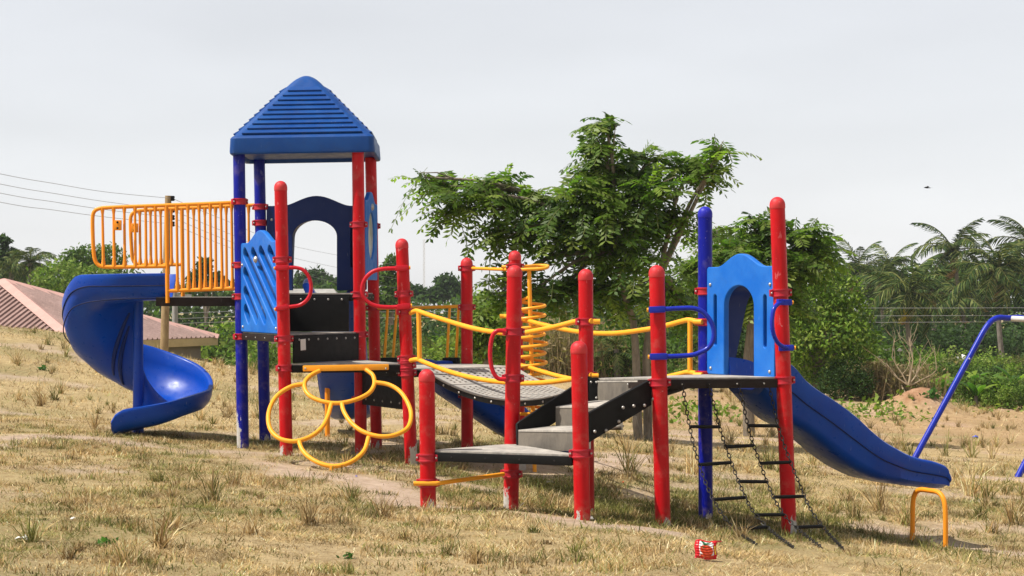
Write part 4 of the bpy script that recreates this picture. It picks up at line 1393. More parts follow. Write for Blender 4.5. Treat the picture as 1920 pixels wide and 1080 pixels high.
# ------------------------------------------------------------------ swing frame at the right edge
def swing():
    g0 = P(1708, 861, 24.0); g0.z = gz1(g0.x, g0.y)
    g1 = P(1902, 895, 22.0); g1.z = gz1(g1.x, g1.y)
    root = empty('swing_frame', g0, 'blue tubular swing frame with grey steel top bar at the right edge', 'swing')
    top = P(1893, 597, 24.6)
    bar_d = Vector((g1.x - g0.x, g1.y - g0.y, 0)).normalized()
    L = 2.9
    # two A-ends: each one bent tube of two legs
    for e in (0, 1):
        off = (g1 - g0) * e; off.z = 0
        a = g0 + off; a.z = gz1(a.x, a.y) - 0.08
        t = top + off
        per = Vector((t.x - a.x, t.y - a.y, 0))
        b = Vector((t.x + per.x, t.y + per.y, 0)); b.z = gz1(b.x, b.y) - 0.08
        dn = Vector((0, 0, -1))
        cdir = per * (35 / 185)
        c1 = t - cdir + Vector((0, 0, 0.02)); c2 = t + cdir + Vector((0, 0, 0.02))
        pth = [a, a.lerp(c1, 0.80), a.lerp(c1, 0.94), c1 + cdir * 0.25, t, c2 - cdir * 0.25, b.lerp(c2, 0.94), b.lerp(c2, 0.80), b]
        mb = MB(); mb.tube(chaikin(pth, 3), 0.036, 14)
        mb.tube([a, a.lerp(c1, 0.70)], 0.0385, 14)
        mb.cur = 1; mb.bolt(a.lerp(c1, 0.715) + Vector((0.0, -0.036, 0)), (0, -1, 0), 0.014)
        obj('leg', mb, [M['blue_tube'], M['bolt']], root, a)
        mb = MB(); foot = MB()
        foot.box((b.x, b.y, gz1(b.x, b.y) + 0.01), 0.16, 0.10, 0.02); obj('foot_plate', foot, M['blue_tube'], root, b)
    mb = MB(); mb.tube([top - bar_d * 0.02 + Vector((0.03, 0, 0)), top + (g1 - g0) * 1.0 * Vector((1, 1, 0)).length / 1.414 * 1.0 + Vector((0, 0, -0.0))], 0.034, 14)
    obj('top_bar', mb, M['grey_steel'], root, top)
swing()

# ------------------------------------------------------------------ house on the left
def sheet_mat():
    m, n, b, o = new_mat('red_roof_sheet')
    a = noise(n, 1.4, 6, 0.7)
    c = mixc(n, ramp(n, a, 0.35, 0.7), (0.20, 0.115, 0.095), (0.32, 0.205, 0.175))
    c = mixc(n, ramp(n, noise(n, 12, 5), 0.5, 0.8, 0, 0.5), c, (0.48, 0.30, 0.25))
    st = ramp(n, noise(n, 0.9, 7, 0.75), 0.48, 0.66)
    c = mixc(n, math_(n, 'MULTIPLY', st, 0.55), c, (0.15, 0.085, 0.065))
    n.links.new(c, b.inputs['Base Color']); b.inputs['Roughness'].default_value = 0.6
    return m
M['sheet'] = sheet_mat()
M['ridge'] = paint('roof_ridge_cap', (0.46, 0.27, 0.23), 0.6)
M['fascia'] = paint('fascia_board', (0.56, 0.40, 0.19), 0.6)
def plaster(name, a, b_):
    m, n, b, o = new_mat(name)
    n.links.new(mixc(n, ramp(n, noise(n, 2, 7, 0.7), 0.35, 0.7), a, b_), b.inputs['Base Color']); b.inputs['Roughness'].default_value = 0.9
    bump(n, b, noise(n, 30, 4), 0.3, 0.01)
    return m
M['plaster'] = plaster('plaster', (0.27, 0.205, 0.15), (0.40, 0.32, 0.24))
M['concrete'] = plaster('concrete', (0.22, 0.21, 0.19), (0.38, 0.36, 0.33))
def house():
    A = P(8, 527, 50); C2 = P(410, 632, 50.3); C1 = P(147, 642, 45.2); ze = C2.z; C1.z = ze
    C3 = A * 2 - C2; C3.z = ze; C4 = A * 2 - C1; C4.z = ze
    base = Vector((A.x, A.y, gz1(A.x, A.y)))
    root = empty('house', base, 'bungalow with a faded red sheet metal hip roof and cream fascia behind the grassy slope', 'house')
    slopes = [(C1, C2), (C3, C1), (C4, C3), (C2, C4)]
    def slope(a, b):
        mb = MB()
        ev = (b - a); Lw = ev.length; e = ev.normalized()
        foot = a + e * (A - a).dot(e)
        nrm = e.cross((A - foot).normalized())
        if nrm.z < 0: nrm = -nrm
        mb.add([a, b, A], [(0, 1, 2)])
        n = int(Lw / 0.20); ap = (foot - a).length
        for i in range(1, n):
            s = Lw * i / n
            f = min(s / ap, (Lw - s) / (Lw - ap)) - 0.03
            if f <= 0.02: continue
            p = a + e * s; q = p + (A - foot) * f
            h = nrm * 0.045; w = e * 0.024
            mb.add([p - w * 1.4, p - w * 0.6 + h, p + w * 0.6 + h, p + w * 1.4, q - w * 1.4, q - w * 0.6 + h, q + w * 0.6 + h, q + w * 1.4],
                   [(0, 1, 5, 4), (1, 2, 6, 5), (2, 3, 7, 6), (0, 3, 2, 1)])
        o = obj('roof_slope', mb, M['sheet'], root, a, smooth=0)
    for a, b in slopes: slope(a, b)
    for c in (C1, C2, C3, C4):
        mb = MB(); v = (A - c).normalized(); side = v.cross(Vector((0, 0, 1))).normalized(); up = side.cross(v)
        w = 0.20
        rings = [[p + side * w - up * 0.03, p + up * 0.075, p - side * w - up * 0.03, p - up * 0.02] for p in (c, A)]
        mb.loft(rings); obj('ridge_cap', mb, M['ridge'], root, c, smooth=0)
    cen = Vector((A.x, A.y, ze))
    for a, b in slopes:
        mb = MB(); mb.beam(a - Vector((0, 0, 0.11)) + (cen - a) * 0.006, b - Vector((0, 0, 0.11)) + (cen - b) * 0.006, 0.04, 0.20)
        obj('fascia', mb, M['fascia'], root, a, smooth=0)
        ai, bi = a.lerp(cen, 0.10), b.lerp(cen, 0.10)
        mb = MB(); mb.beam(ai - Vector((0, 0, 0.38)), bi - Vector((0, 0, 0.38)), 0.22, 0.36)
        obj('lintel', mb, M['plaster'], root, ai, smooth=0)
        ai, bi = a.lerp(cen, 0.32), b.lerp(cen, 0.32)
        zb = base.z - 0.6
        mb = MB(); mb.beam(Vector((ai.x, ai.y, (ze + zb) / 2)), Vector((bi.x, bi.y, (ze + zb) / 2)), 0.2, ze - zb)
        obj('wall', mb, M['plaster'], root, ai, smooth=0)
    for c in (C1, C2, C3, C4):
        p = c.lerp(cen, 0.10); zb = gz1(p.x, p.y) - 0.3
        mb = MB()
        mb.lathe([(0.17, zb), (0.17, zb + 0.4), (0.14, zb + 0.45), (0.14, ze - 1.0), (0.19, ze - 0.95), (0.19, ze - 0.88), (0.15, ze - 0.84), (0.20, ze - 0.70), (0.30, ze - 0.57)], 14, (p.x, p.y, 0))
        obj('column', mb, M['plaster'], root, p)
    mb = MB(); mb.prism([(q.x, q.y) for q in (C1.lerp(cen, .1), C2.lerp(cen, .1), C4.lerp(cen, .1), C3.lerp(cen, .1))], base.z - 0.8, base.z + 0.05)
    obj('floor_slab', mb, M['concrete'], root, base, smooth=0)
house()
def far_shed():
    c = P(572, 556, 75); gzc = gz1(c.x, c.y)
    root = empty('shed', (c.x, c.y, gzc), 'small grey gabled shed roof far off between the tower posts', 'shed')
    mb = MB(); w, l = 1.2, 1.6; h0 = c.z - 0.25; h1 = c.z + 0.3
    for s in (-1, 1):
        pass
    mb.add([(c.x - l, c.y - w, h0), (c.x + l, c.y - w, h0), (c.x + l * .7, c.y, h1), (c.x - l * .7, c.y, h1), (c.x - l, c.y + w, h0), (c.x + l, c.y + w, h0)],
           [(0, 1, 2, 3), (3, 2, 5, 4), (0, 3, 4), (1, 5, 2), (0, 4, 5, 1)])
    obj('roof', mb, M['concrete'], root, c, smooth=0)
    mb = MB(); mb.box((c.x, c.y, (gzc + h0) / 2 - 0.1), l * 1.7, w * 1.7, h0 - gzc - 0.2 + 0.2)
    obj('wall', mb, M['plaster'], root, c, smooth=0)
far_shed()

# ------------------------------------------------------------------ utility poles and wires
def pole():
    b = P(308, 660, 37.0); t = P(315.5, 367, 37.0)
    b2 = t + (b - t) * 1.0; zg = gz1(b2.x, b2.y)
    b2 = t + (b - t) * ((t.z - zg + 0.3) / (t.z - b.z))
    root = empty('utility_pole', Vector((b2.x, b2.y, zg)), 'brown wooden utility pole rising behind the yellow fence of the spiral slide', 'utility pole')
    mb = MB(); mb.tube([b2, b2.lerp(t, 0.5), t], [0.085, 0.075, 0.062], 14)
    obj('pole', mb, M['pole_wood'], root, b2)
    for py in (372, 394, 408, 420):
        p = P(323.5, py, 37.0)
        mb = MB(); mb.lathe([(0.02, -0.05), (0.04, -0.045), (0.045, -0.01), (0.03, 0.0), (0.045, 0.01), (0.04, 0.045), (0.02, 0.05)], 12, p)
        mb.tube([p, p - Vector((0.07, 0, 0))], 0.012, 6)
        obj('insulator', mb, M['black'], root, p)
    b = P(329, 660, 58); t = P(328, 545, 58)
    b.z = gz1(b.x, b.y)
    root = empty('utility_pole', b, 'thin grey pole standing behind the wooden utility pole, below the slide platform', 'utility pole')
    mb = MB(); mb.tube([b, t], [0.10, 0.08], 10); obj('pole', mb, M['concrete'], root, b)
    mb = MB(); mb.beam(t + Vector((-0.5, 0, -0.15)), t + Vector((0.5, 0, -0.15)), 0.08, 0.08); obj('cross_arm', mb, M['concrete'], root, t)
pole()
def wire(pts, r, label, group=None):
    mb = MB(); mb.tube(spline(pts, 8), r, 5)
    tag(obj('power_line', mb, M['wire'], None, pts[0]), label, 'power line', group)
for i, (ya, yb) in enumerate(((377, 326), (395, 345), (409, 362), (421, 379))):
    nm = ('topmost', 'second from the top', 'third from the top', 'lowest')[i]
    y2 = (372, 394, 408, 420)[i]
    wire([P(323, y2, 37.06), P(200, ya - (ya - yb) * 0.33, 34), P(100, ya - (ya - yb) * 0.65, 32), P(0, yb, 30), P(-400, yb - 85, 23)], 0.0045,
         'thin grey wire from wooden pole to left edge, %s of four' % nm)
    wire([P(323, y2, 36.98), P(420, y2 + 40, 46), P(560, y2 + 92, 62), P(760, y2 + 128 + i * 4, 90)], 0.005,
         'thin grey wires dropping from the wooden pole behind the tower', 'wires running down behind the tower')
for i, (a, b, c, d, e) in enumerate(((588, 575, 572, 577, 577), (598, 585, 585, 592, 591), (607, 596, 597, 604, 603), (617, 606, 606, 612, 611))):
    if i < 3:
        wire([P(320, a, 58), P(700, b, 62), P(1100, c, 66), P(1500, d, 68), P(1940, e, 70), P(2500, e - 4, 74)], 0.0075,
             'thin pale wire crossing low in front of the palms, %s of three' % ('highest', 'middle', 'lowest')[i])

def mast():
    b = P(795, 575, 330); b.z = -8; t = P(795, 449, 330)
    root = empty('radio_mast', b, 'very thin pale radio mast far off against the sky beside the tower', 'radio mast')
    mb = MB(); w = 0.14
    for (dx, dy) in ((-w, 0), (w, 0), (0, w)): mb.tube([b + Vector((dx, dy, 0)), t + Vector((dx, dy, 0))], 0.030, 4)
    k = b.z + 1; i = 0
    while k < t.z - 1:
        mb.tube([(b.x - w, b.y, k), (b.x + w, b.y, k + 0.8)], 0.02, 4); k += 0.8
    obj('lattice', mb, M['grey_steel'], root, b, smooth=0)
mast()

# ------------------------------------------------------------------ foliage tools
def unit(v): return v / np.maximum(np.linalg.norm(v, axis=-1, keepdims=True), 1e-9)
def leaf_quads(pos, size, normal_bias, asp=0.45, droop=0.3, fold=True, rs=rng):
    """diamond leaves; returns (N,4,3)"""
    N = len(pos)
    nrm = unit(rs.normal(size=(N, 3)) * 0.8 + normal_bias)
    t = unit(np.cross(nrm, rs.normal(size=(N, 3))))
    t[:, 2] -= droop; t = unit(t)
    s = unit(np.cross(nrm, t))
    L = size * (0.7 + 0.6 * rs.random((N, 1)))
    a = pos; c = pos + t * L
    m = pos + t * L * 0.45 + nrm * L * 0.06
    b = m + s * L * asp * 0.5; d = m - s * L * asp * 0.5
    return np.stack([a, b, c, d], 1)
def pick(cols, N, rs=rng, var=0.25):
    cols = np.array(cols); k = rs.integers(0, len(cols), N); f = rs.random((N, 1))
    k2 = rs.integers(0, len(cols), N)
    c = cols[k] * f + cols[k2] * (1 - f)
    return np.clip(c * (1 + (rs.random((N, 1)) - 0.5) * 2 * var), 0, 1)
def blob_points(clumps, N, rs=rng, shell=0.35):
    """clumps: (x,y,z,rx,ry,rz)"""
    cl = np.array(clumps, float)
    w = cl[:, 3] * cl[:, 5] + 1e-6; w = w / w.sum()
    k = rs.choice(len(cl), N, p=w)
    d = unit(rs.normal(size=(N, 3)))
    r = (shell + (1 - shell) * rs.random((N, 1))) ** 0.6
    r *= 0.85 + 0.3 * rs.random((N, 1))
    return cl[k, :3] + d * r * cl[k, 3:], d
GREENS = {
 'bright': [(0.11, 0.20, 0.022), (0.17, 0.26, 0.035), (0.07, 0.13, 0.02), (0.26, 0.33, 0.07)],
 'mid': [(0.065, 0.12, 0.022), (0.10, 0.17, 0.03), (0.15, 0.22, 0.045), (0.045, 0.085, 0.02)],
 'fresh': [(0.12, 0.20, 0.025), (0.18, 0.26, 0.04), (0.075, 0.14, 0.022), (0.25, 0.31, 0.07)],
 'dark': [(0.03, 0.06, 0.018), (0.045, 0.085, 0.022), (0.065, 0.11, 0.03), (0.025, 0.05, 0.016)],
 'olive': [(0.11, 0.13, 0.035), (0.16, 0.17, 0.06), (0.08, 0.11, 0.03), (0.2, 0.19, 0.08)],
 'dry': [(0.24, 0.18, 0.10), (0.34, 0.25, 0.14), (0.20, 0.13, 0.08), (0.16, 0.15, 0.06), (0.38, 0.29, 0.18)],
}
def crown_mesh(name, clumps, N, size, pal, asp=0.45, mat='leaf', rs=rng, up=0.5, origin=(0, 0, 0)):
    p, d = blob_points(clumps, N, rs)
    q = leaf_quads(p, size, d * 0.5 + np.array([0, 0, up]), asp, rs=rs) - np.array(origin)
    return quad_mesh(name, q, pick(GREENS[pal], N, rs), M[mat])

def pinnate(pos, dirs, L, pairs, ll, lw, droop, pal, rs=rng, var=0.25, updir=None):
    """compound leaves: a drooping rachis with leaflets in two rows -> (N*pairs*2 quads)"""
    N = len(pos)
    d = unit(dirs); side = unit(np.cross(d, np.array([0, 0, 1.0]) + rs.normal(size=(N, 3)) * 0.25))
    Ls = L * (0.75 + 0.5 * rs.random((N, 1)))
    col = pick(pal, N, rs, var)
    Q, Cc = [], []
    for i in range(pairs):
        f = (i + 1.0) / pairs
        c = pos + d * Ls * f + np.array([0, 0, -1.0]) * Ls * droop * f * f
        tan = unit(d + np.array([0, 0, -2.0]) * droop * f)
        nn = np.cross(side, tan)
        prof = (0.55 + 0.9 * f * (1.15 - f)) 
        for s in (-1, 1):
            lt = unit(side * s + tan * 0.45 - nn * 0.0 + np.array([0, 0, -0.28]) + rs.normal(size=(N, 3)) * 0.10)
            w = unit(np.cross(lt, nn + rs.normal(size=(N, 3)) * 0.2))
            le = ll * prof * (0.85 + 0.3 * rs.random((N, 1)))
            a = c; e = c + lt * le; m = c + lt * le * 0.5
            Q.append(np.stack([a, m + w * lw * 0.5, e, m - w * lw * 0.5], 1))
            Cc.append(col * (0.88 + 0.24 * rs.random((N, 1))))
    # rachis as a thin ribbon
    for i in range(3):
        f0, f1 = i / 3, (i + 1) / 3
        a = pos + d * Ls * f0 + np.array([0, 0, -1.0]) * Ls * droop * f0 ** 2
        b = pos + d * Ls * f1 + np.array([0, 0, -1.0]) * Ls * droop * f1 ** 2
        w = side * 0.006
        Q.append(np.stack([a - w, a + w, b + w, b - w], 1)); Cc.append(np.tile(np.array([[0.14, 0.16, 0.05]]), (N, 1)))
    return np.concatenate(Q), np.concatenate(Cc)

FEATHER = [(0.08, 0.145, 0.026), (0.12, 0.20, 0.03), (0.19, 0.27, 0.045), (0.055, 0.105, 0.022), (0.10, 0.17, 0.03), (0.25, 0.31, 0.07)]
def feather_tree(label, clumps_px, Y, nf, L, base_px, stems, seed):
    rs = np.random.default_rng(seed)
    base = P(*base_px, Y); base.z = gz1(base.x, base.y)
    root = empty('feather_leaved_tree', base, label, 'tree')
    cl = []
    for (px, py, rx, ry, dy) in clumps_px:
        c = P(px, py, Y + dy); s = (Y + dy) / FPX
        cl.append((c.x, c.y, c.z, rx * s, rx * s * 0.9, ry * s))
    cl = np.array(cl)
    w = cl[:, 3] * cl[:, 5]; w = w / w.sum()
    k = rs.choice(len(cl), nf, p=w)
    d = unit(rs.normal(size=(nf, 3)) + np.array([0, 0, 0.25]))
    r = rs.random((nf, 1)) ** 0.3 * 0.9
    pos = cl[k, :3] + d * r * cl[k, 3:]
    dirs = unit(d * np.array([1, 1, 0.5]) + rs.normal(size=(nf, 3)) * 0.45 + np.array([0, 0, 0.28]))
    Q, Cc = pinnate(pos - dirs * L * 0.4, dirs, L, 9, L * 0.29, L * 0.085, 0.46, FEATHER, rs)
    Q = Q - np.array(base)
    link('crown', quad_mesh('crown', Q, Cc, M['gloss_leaf']), root, base)
    # limbs: from the trunk to every clump, thinning
    mb = MB(); tips = []
    for st in stems:
        pts = [P(*q[:2], Y + (q[2] if len(q) > 2 else 0)) for q in st['pts']]
        pts[0].z = gz1(pts[0].x, pts[0].y) - 0.05
        sp = spline(pts, 6); n = len(sp)
        mb.tube(sp, [st['r'] * (1 - 0.55 * i / n) for i in range(n)], 10)
        tips.append(sp[-1])
    obj('trunk', mb, M['bark'], root, base)
    mb = MB(); rr = random.Random(seed)
    for c in cl:
        tip = min(tips, key=lambda t: (t - Vector(c[:3])).length)
        e = Vector(c[:3]); v = e - tip
        midp = tip + v * 0.5 + Vector((rr.uniform(-.1, .1), rr.uniform(-.1, .1), 0.12 * v.length))
        sp = spline([tip, midp, e], 5); n = len(sp)
        mb.tube(sp, [0.035 * (1 - 0.75 * i / n) for i in range(n)], 6)
        for _ in range(4):
            a = sp[rr.randrange(5, n)]; q = Vector(c[:3]) + Vector((rr.uniform(-1, 1) * c[3], rr.uniform(-1, 1) * c[4], rr.uniform(-.7, .9) * c[5])) * 0.8
            mb.tube([a, a.lerp(q, 0.5) + Vector((0, 0, 0.04)), q], [0.011, 0.008, 0.004], 5)
    obj('limb', mb, M['bark'], root, tips[0])
    return root
feather_tree('feathery green tree with a long drooping left limb standing behind the bridge',
    [(796, 332, 30, 14, 0), (835, 345, 48, 26, .2), (885, 362, 58, 36, -.2), (850, 392, 46, 20, .1), (945, 365, 56, 42, .3), (1000, 392, 52, 46, 0), (975, 440, 40, 34, .2), (1040, 425, 44, 48, -.3), (930, 430, 34, 26, -.2),
     (1136, 238, 22, 24, 0), (1128, 275, 36, 30, 0), (1120, 322, 50, 38, .2), (1085, 372, 52, 46, -.4), (1165, 345, 58, 44, .2), (1150, 415, 80, 52, -.3), (1215, 300, 46, 32, .3), (1225, 362, 60, 44, -.2), (1290, 318, 48, 32, .4), (1355, 276, 30, 22, .1), (1335, 312, 28, 22, 0),
     (1215, 430, 64, 44, .3), (1120, 475, 66, 38, .2), (1190, 490, 52, 40, -.4), (1060, 465, 40, 30, .1), (1265, 400, 34, 26, 0),
     (950, 528, 42, 24, .2), (1000, 545, 50, 34, -.2), (1060, 540, 46, 32, .3), (1120, 540, 40, 34, 0), (1180, 552, 36, 32, .2), (1250, 545, 44, 38, .4), (1285, 585, 34, 28, .5), (925, 562, 30, 22, 0)],
    23.0, 1080, 0.52, (1205, 822),
    [{'pts': [(1197, 830), (1194, 740), (1192, 660), (1186, 600), (1168, 545), (1150, 470)], 'r': 0.060},
     {'pts': [(1215, 830, .1), (1214, 740, .1), (1212, 660, .1), (1222, 590, .1), (1236, 520, .1)], 'r': 0.06},
     {'pts': [(1200, 828, -.1), (1192, 800, -.1), (1190, 780, -.1)], 'r': 0.05}], 11)
feather_tree('feathery green tree half hidden behind the small blue and red slide posts',
    [(1422, 412, 34, 24, 0), (1400, 440, 34, 26, .3), (1370, 470, 54, 36, -.3), (1430, 455, 56, 40, .2), (1500, 440, 46, 32, 0), (1530, 470, 46, 36, .3), (1340, 500, 50, 40, .1), (1480, 500, 60, 40, -.2), (1400, 510, 70, 44, .3), (1325, 440, 30, 24, .2), (1350, 560, 60, 46, .3), (1450, 560, 60, 46, 0), (1300, 500, 34, 30, 0)],
    27.0, 700, 0.54, (1405, 780),
    [{'pts': [(1405, 790), (1402, 700), (1408, 620), (1415, 560), (1410, 510)], 'r': 0.09}], 23)

def plain_tree(name, label, cat, clumps_px, Y, N, size, pal, trunk_px, tr, seed, asp=0.45, group=None, mat='leaf'):
    rs = np.random.default_rng(seed)
    b = P(*trunk_px[0], Y); b.z = gz1(b.x, b.y)
    root = empty(name, b, label, cat, group)
    cl = []
    for (px, py, rx, ry) in clumps_px:
        c = P(px, py, Y + rs.uniform(-.4, .4) * rx / FPX * Y); s = Y / FPX
        cl.append((c.x, c.y, c.z, rx * s, rx * s, ry * s))
    link('crown', crown_mesh('crown', cl, N, size, pal, asp, mat, rs, origin=b), root, b)
    pts = [b - Vector((0, 0, 0.1))] + [P(*q, Y) for q in trunk_px[1:]]
    mb = MB(); sp = spline(pts, 5); n = len(sp)
    mb.tube(sp, [tr * (1 - 0.6 * i / n) for i in range(n)], 8)
    for c in cl:
        e = Vector(c[:3]); a = sp[n // 2]
        mb.tube([a, a.lerp(e, 0.5) + Vector((0, 0, 0.05)), e], [tr * 0.4, tr * 0.28, tr * 0.1], 5)
    obj('trunk', mb, M['bark'], root, b)
    return root
plain_tree('leafy_tree', 'bushy fresh green tree beside the blue slide at the edge of the field', 'tree',
    [(1545, 505, 44, 34), (1500, 530, 40, 36), (1570, 545, 52, 46), (1525, 575, 54, 46), (1595, 590, 46, 44), (1560, 625, 66, 50), (1500, 630, 46, 54), (1610, 640, 44, 40), (1545, 680, 54, 40), (1480, 590, 40, 50), (1495, 690, 40, 36)],
    39.0, 9000, 0.105, 'bright', [(1530, 750), (1532, 690), (1540, 600)], 0.10, 31)
plain_tree('round_bush', 'dark rounded bush crouching in front of the bushy fresh green tree', 'bush',
    [(1590, 700, 46, 34), (1560, 715, 40, 30), (1615, 720, 30, 26), (1580, 730, 46, 20)], 38.4, 3600, 0.06, 'dark', [(1588, 752), (1590, 730)], 0.03, 37)
plain_tree('leafy_tree', 'dense green shrubby tree right of the back bridge post', 'tree',
    [(915, 575, 36, 30), (900, 610, 40, 36), (945, 605, 30, 34), (880, 630, 30, 30), (920, 650, 40, 30)], 31, 3800, 0.10, 'fresh', [(912, 720), (912, 640)], 0.06, 41, 0.5)
# far trees standing clear of the wood
far = [('tall open tree on the skyline behind the spiral slide fence', [(165, 478, 40, 20), (205, 485, 36, 30), (140, 492, 36, 30), (180, 510, 60, 34)], 95, (175, 580), 'mid'),
       ('spreading green tree low behind the blue spiral slide', [(120, 520, 60, 34), (180, 530, 60, 34), (90, 545, 40, 30)], 88, (130, 600), 'fresh'),
       ('dark tree cut by the left edge of the photograph', [(5, 452, 16, 10), (10, 480, 24, 20), (0, 510, 36, 30)], 100, (5, 590), 'dark'),
       ('tree seen between the yellow fence and the blue corner post', [(384, 497, 12, 14), (372, 522, 18, 16), (404, 526, 18, 16)], 110, (385, 590), 'dark'),
       ('hazy round treetop framed by the shaded blue arch panel', [(592, 520, 22, 18), (575, 530, 30, 20), (615, 535, 36, 18)], 150, (595, 580), 'dark'),
       ('slender tree with loose crown just right of the red tower posts', [(735, 492, 14, 14), (725, 515, 22, 22), (742, 535, 24, 22), (725, 560, 26, 26)], 90, (733, 610), 'mid'),
       ('round dark tree on the skyline left of the back bridge post', [(838, 530, 22, 16), (850, 545, 24, 16), (822, 550, 20, 14)], 140, (838, 580), 'dark'),
       ('low dark tree on the skyline above the yellow guard bar', [(775, 548, 24, 12), (800, 554, 24, 10), (755, 552, 20, 12)], 140, (780, 580), 'dark')]
for i, (lb, cl, Y, tb, pal) in enumerate(far):
    plain_tree('distant_tree', lb, 'tree', cl, Y, 2600, 0.0035 * Y * 0.75, pal, [tb, (tb[0] + 2, tb[1] - 40)], 0.14, 60 + i)

# palms ---------------------------------------------------------------
def frond_mesh(seed, L, drop, col, leaflet, dead=False, pairs=34):
    rs = np.random.default_rng(seed)
    Q, Cc = [], []
    mbpts = []
    th0 = 0.55
    x = z = 0.0; ang = th0; pts = []
    n = pairs
    for i in range(n + 1):
        pts.append((x, z, ang)); ds = L / n
        x += math.cos(ang) * ds; z += math.sin(ang) * ds; ang -= drop / n * (0.6 + 0.8 * i / n)
    for i in range(2, n + 1):
        f = i / n
        px, pz, a = pts[i]
        tan = np.array([math.cos(a), 0, math.sin(a)])
        ll = leaflet * (0.40 + 1.1 * math.sin(min(1, f * 1.05) * pi * 0.93) ** 0.8)
        for s in (-1, 1):
            lt = unit(np.array([0, s * 1.0, 0]) + tan * 0.75 + np.array([0, 0, -0.35 - (0.8 if dead else 0)]) + rs.normal(size=3) * 0.10)
            w = unit(np.cross(lt, np.array([0, 0, 1.0]) + rs.normal(size=3) * 0.25)) * (L / n) * 0.42
            p0 = np.array([px, 0, pz]); p1 = p0 + lt * ll * 0.55; p2 = p0 + lt * ll + np.array([0, 0, -0.22 * ll])
            Q.append([p0 - w * 0.6, p0 + w * 0.6, p1 + w, p1 - w]); Q.append([p1 - w, p1 + w, p2 + w * 0.15, p2 - w * 0.15])
            c = np.array(col[rs.integers(0, len(col))]) * (0.8 + 0.4 * rs.random())
            Cc += [c, c]
    for i in range(n):
        a, b = pts[i], pts[i + 1]; w = 0.05 * (1 - 0.8 * i / n) * L / 3
        p0, p1 = np.array([a[0], 0, a[1]]), np.array([b[0], 0, b[1]])
        o1, o2 = np.array([0, w, 0]), np.array([0, 0, w])
        Q.append([p0 - o1, p0 + o1, p1 + o1, p1 - o1]); Q.append([p0 - o2, p0 + o2, p1 + o2, p1 - o2])
        Cc += [np.array((0.2, 0.2, 0.07))] * 2
    return quad_mesh('frond', np.array(Q), np.array(Cc), M['palm_leaf'])
PALM = [(0.028, 0.055, 0.014), (0.045, 0.08, 0.018), (0.09, 0.125, 0.03), (0.02, 0.038, 0.012), (0.17, 0.19, 0.06)]
FR = [frond_mesh(100 + i, 3.0, (1.1, 1.7, 2.3, 1.45)[i], PALM, 0.50) for i in range(4)]
FR_DRY = frond_mesh(120, 2.4, 2.6, [(0.30, 0.19, 0.09), (0.38, 0.27, 0.13), (0.22, 0.15, 0.07)], 0.5, True)
FR_YEL = frond_mesh(121, 2.4, 2.3, [(0.50, 0.40, 0.04), (0.42, 0.36, 0.05)], 0.5)
def palm(label, crown_px, base_px, Y, rad_px, nf, seed, tr=0.16, group=None, dry=2, yellow=0, trunk=True, name='coconut_palm'):
    rr = random.Random(seed)
    c = P(*crown_px, Y); b = P(*base_px, Y)
    zg = gz1(b.x, b.y); b.z = min(b.z, zg)
    b.z = zg if not trunk else min(b.z, c.z - 1)
    root = empty(name, Vector((b.x, b.y, zg)), label, 'palm tree', group)
    b0 = Vector((b.x, b.y, zg - 0.2))
    tr = tr * 0.68
    mb = MB(); mid = b0.lerp(c, 0.5) + Vector((rr.uniform(-.2, .2), 0, 0)); sp = spline([b0, mid, c], 8)
    mb.tube(sp, [tr * (1.25 - 0.45 * i / len(sp) + 0.04 * (i % 2)) for i in range(len(sp))], 10)
    obj('trunk', mb, M['palm_bark'], root, b0)
    sc = rad_px / FPX * Y / 2.9
    kinds = []
    for i in range(nf):
        f = i / nf
        el = 1.15 - 1.75 * f
        kinds.append((rr.choice(FR), i * 2.39996 + rr.uniform(-.25, .25), el + rr.uniform(-.15, .15), sc * rr.uniform(.85, 1.1)))
    for i in range(dry): kinds.append((FR_DRY, rr.uniform(0, 6.28), -0.95 + rr.uniform(-.15, .15), sc * 0.9))
    for i in range(yellow): kinds.append((FR_YEL, -pi / 2 + rr.uniform(-.4, .4), -0.95, sc * 0.85))
    for me, az, el, s in kinds:
        o = link('frond', me, root, c + Vector((0, 0, rr.uniform(-0.15, 0.1))))
        o.rotation_mode = 'XYZ'
        o.rotation_euler = (Matrix.Rotation(az, 3, 'Z') @ Matrix.Rotation(-(el - 0.35), 3, 'Y') @ Matrix.Rotation(rr.uniform(-.5, .5), 3, 'X')).to_euler()
        o.scale = (s, s, s)
palm('bright coconut palm with a yellow and brown hanging fronds right of the bushy tree', (1700, 550), (1722, 728), 72, 98, 24, 1, 0.13, dry=4, yellow=1)
palm('tall palm rising above the others behind the yellow fronded palm', (1786, 470), (1806, 690), 95, 88, 22, 2, 0.15)
palm('coconut palm with a clear pale trunk behind the top of the swing frame', (1872, 508), (1884, 690), 76, 98, 24, 3, 0.14)
palm('dark palm with upright fronds left of the yellow fronded palm', (1608, 505), (1622, 690), 104, 74, 20, 4, 0.15)
palm('shaded palm crown between the yellow fronded palm and the tall palm', (1748, 545), (1750, 690), 98, 72, 20, 5, 0.14)
palm('palm with twin looking trunk left of the swing frame leg', (1802, 560), (1807, 690), 92, 72, 20, 6, 0.12)
palm('palm cut by the right edge of the photograph with fronds at the top', (1932, 455), (1930, 680), 90, 84, 22, 7, 0.15)
palm('low dark palm peeping out just right of the bushy fresh green tree', (1652, 525), (1668, 700), 100, 70, 20, 8, 0.14)
palm('slim palm with sparse raised fronds between the dark palm and the tall palm', (1668, 500), (1684, 690), 112, 62, 18, 15, 0.15)
palm('palm low behind the clear trunked palm at the right', (1838, 545), (1842, 690), 106, 72, 18, 16, 0.14)
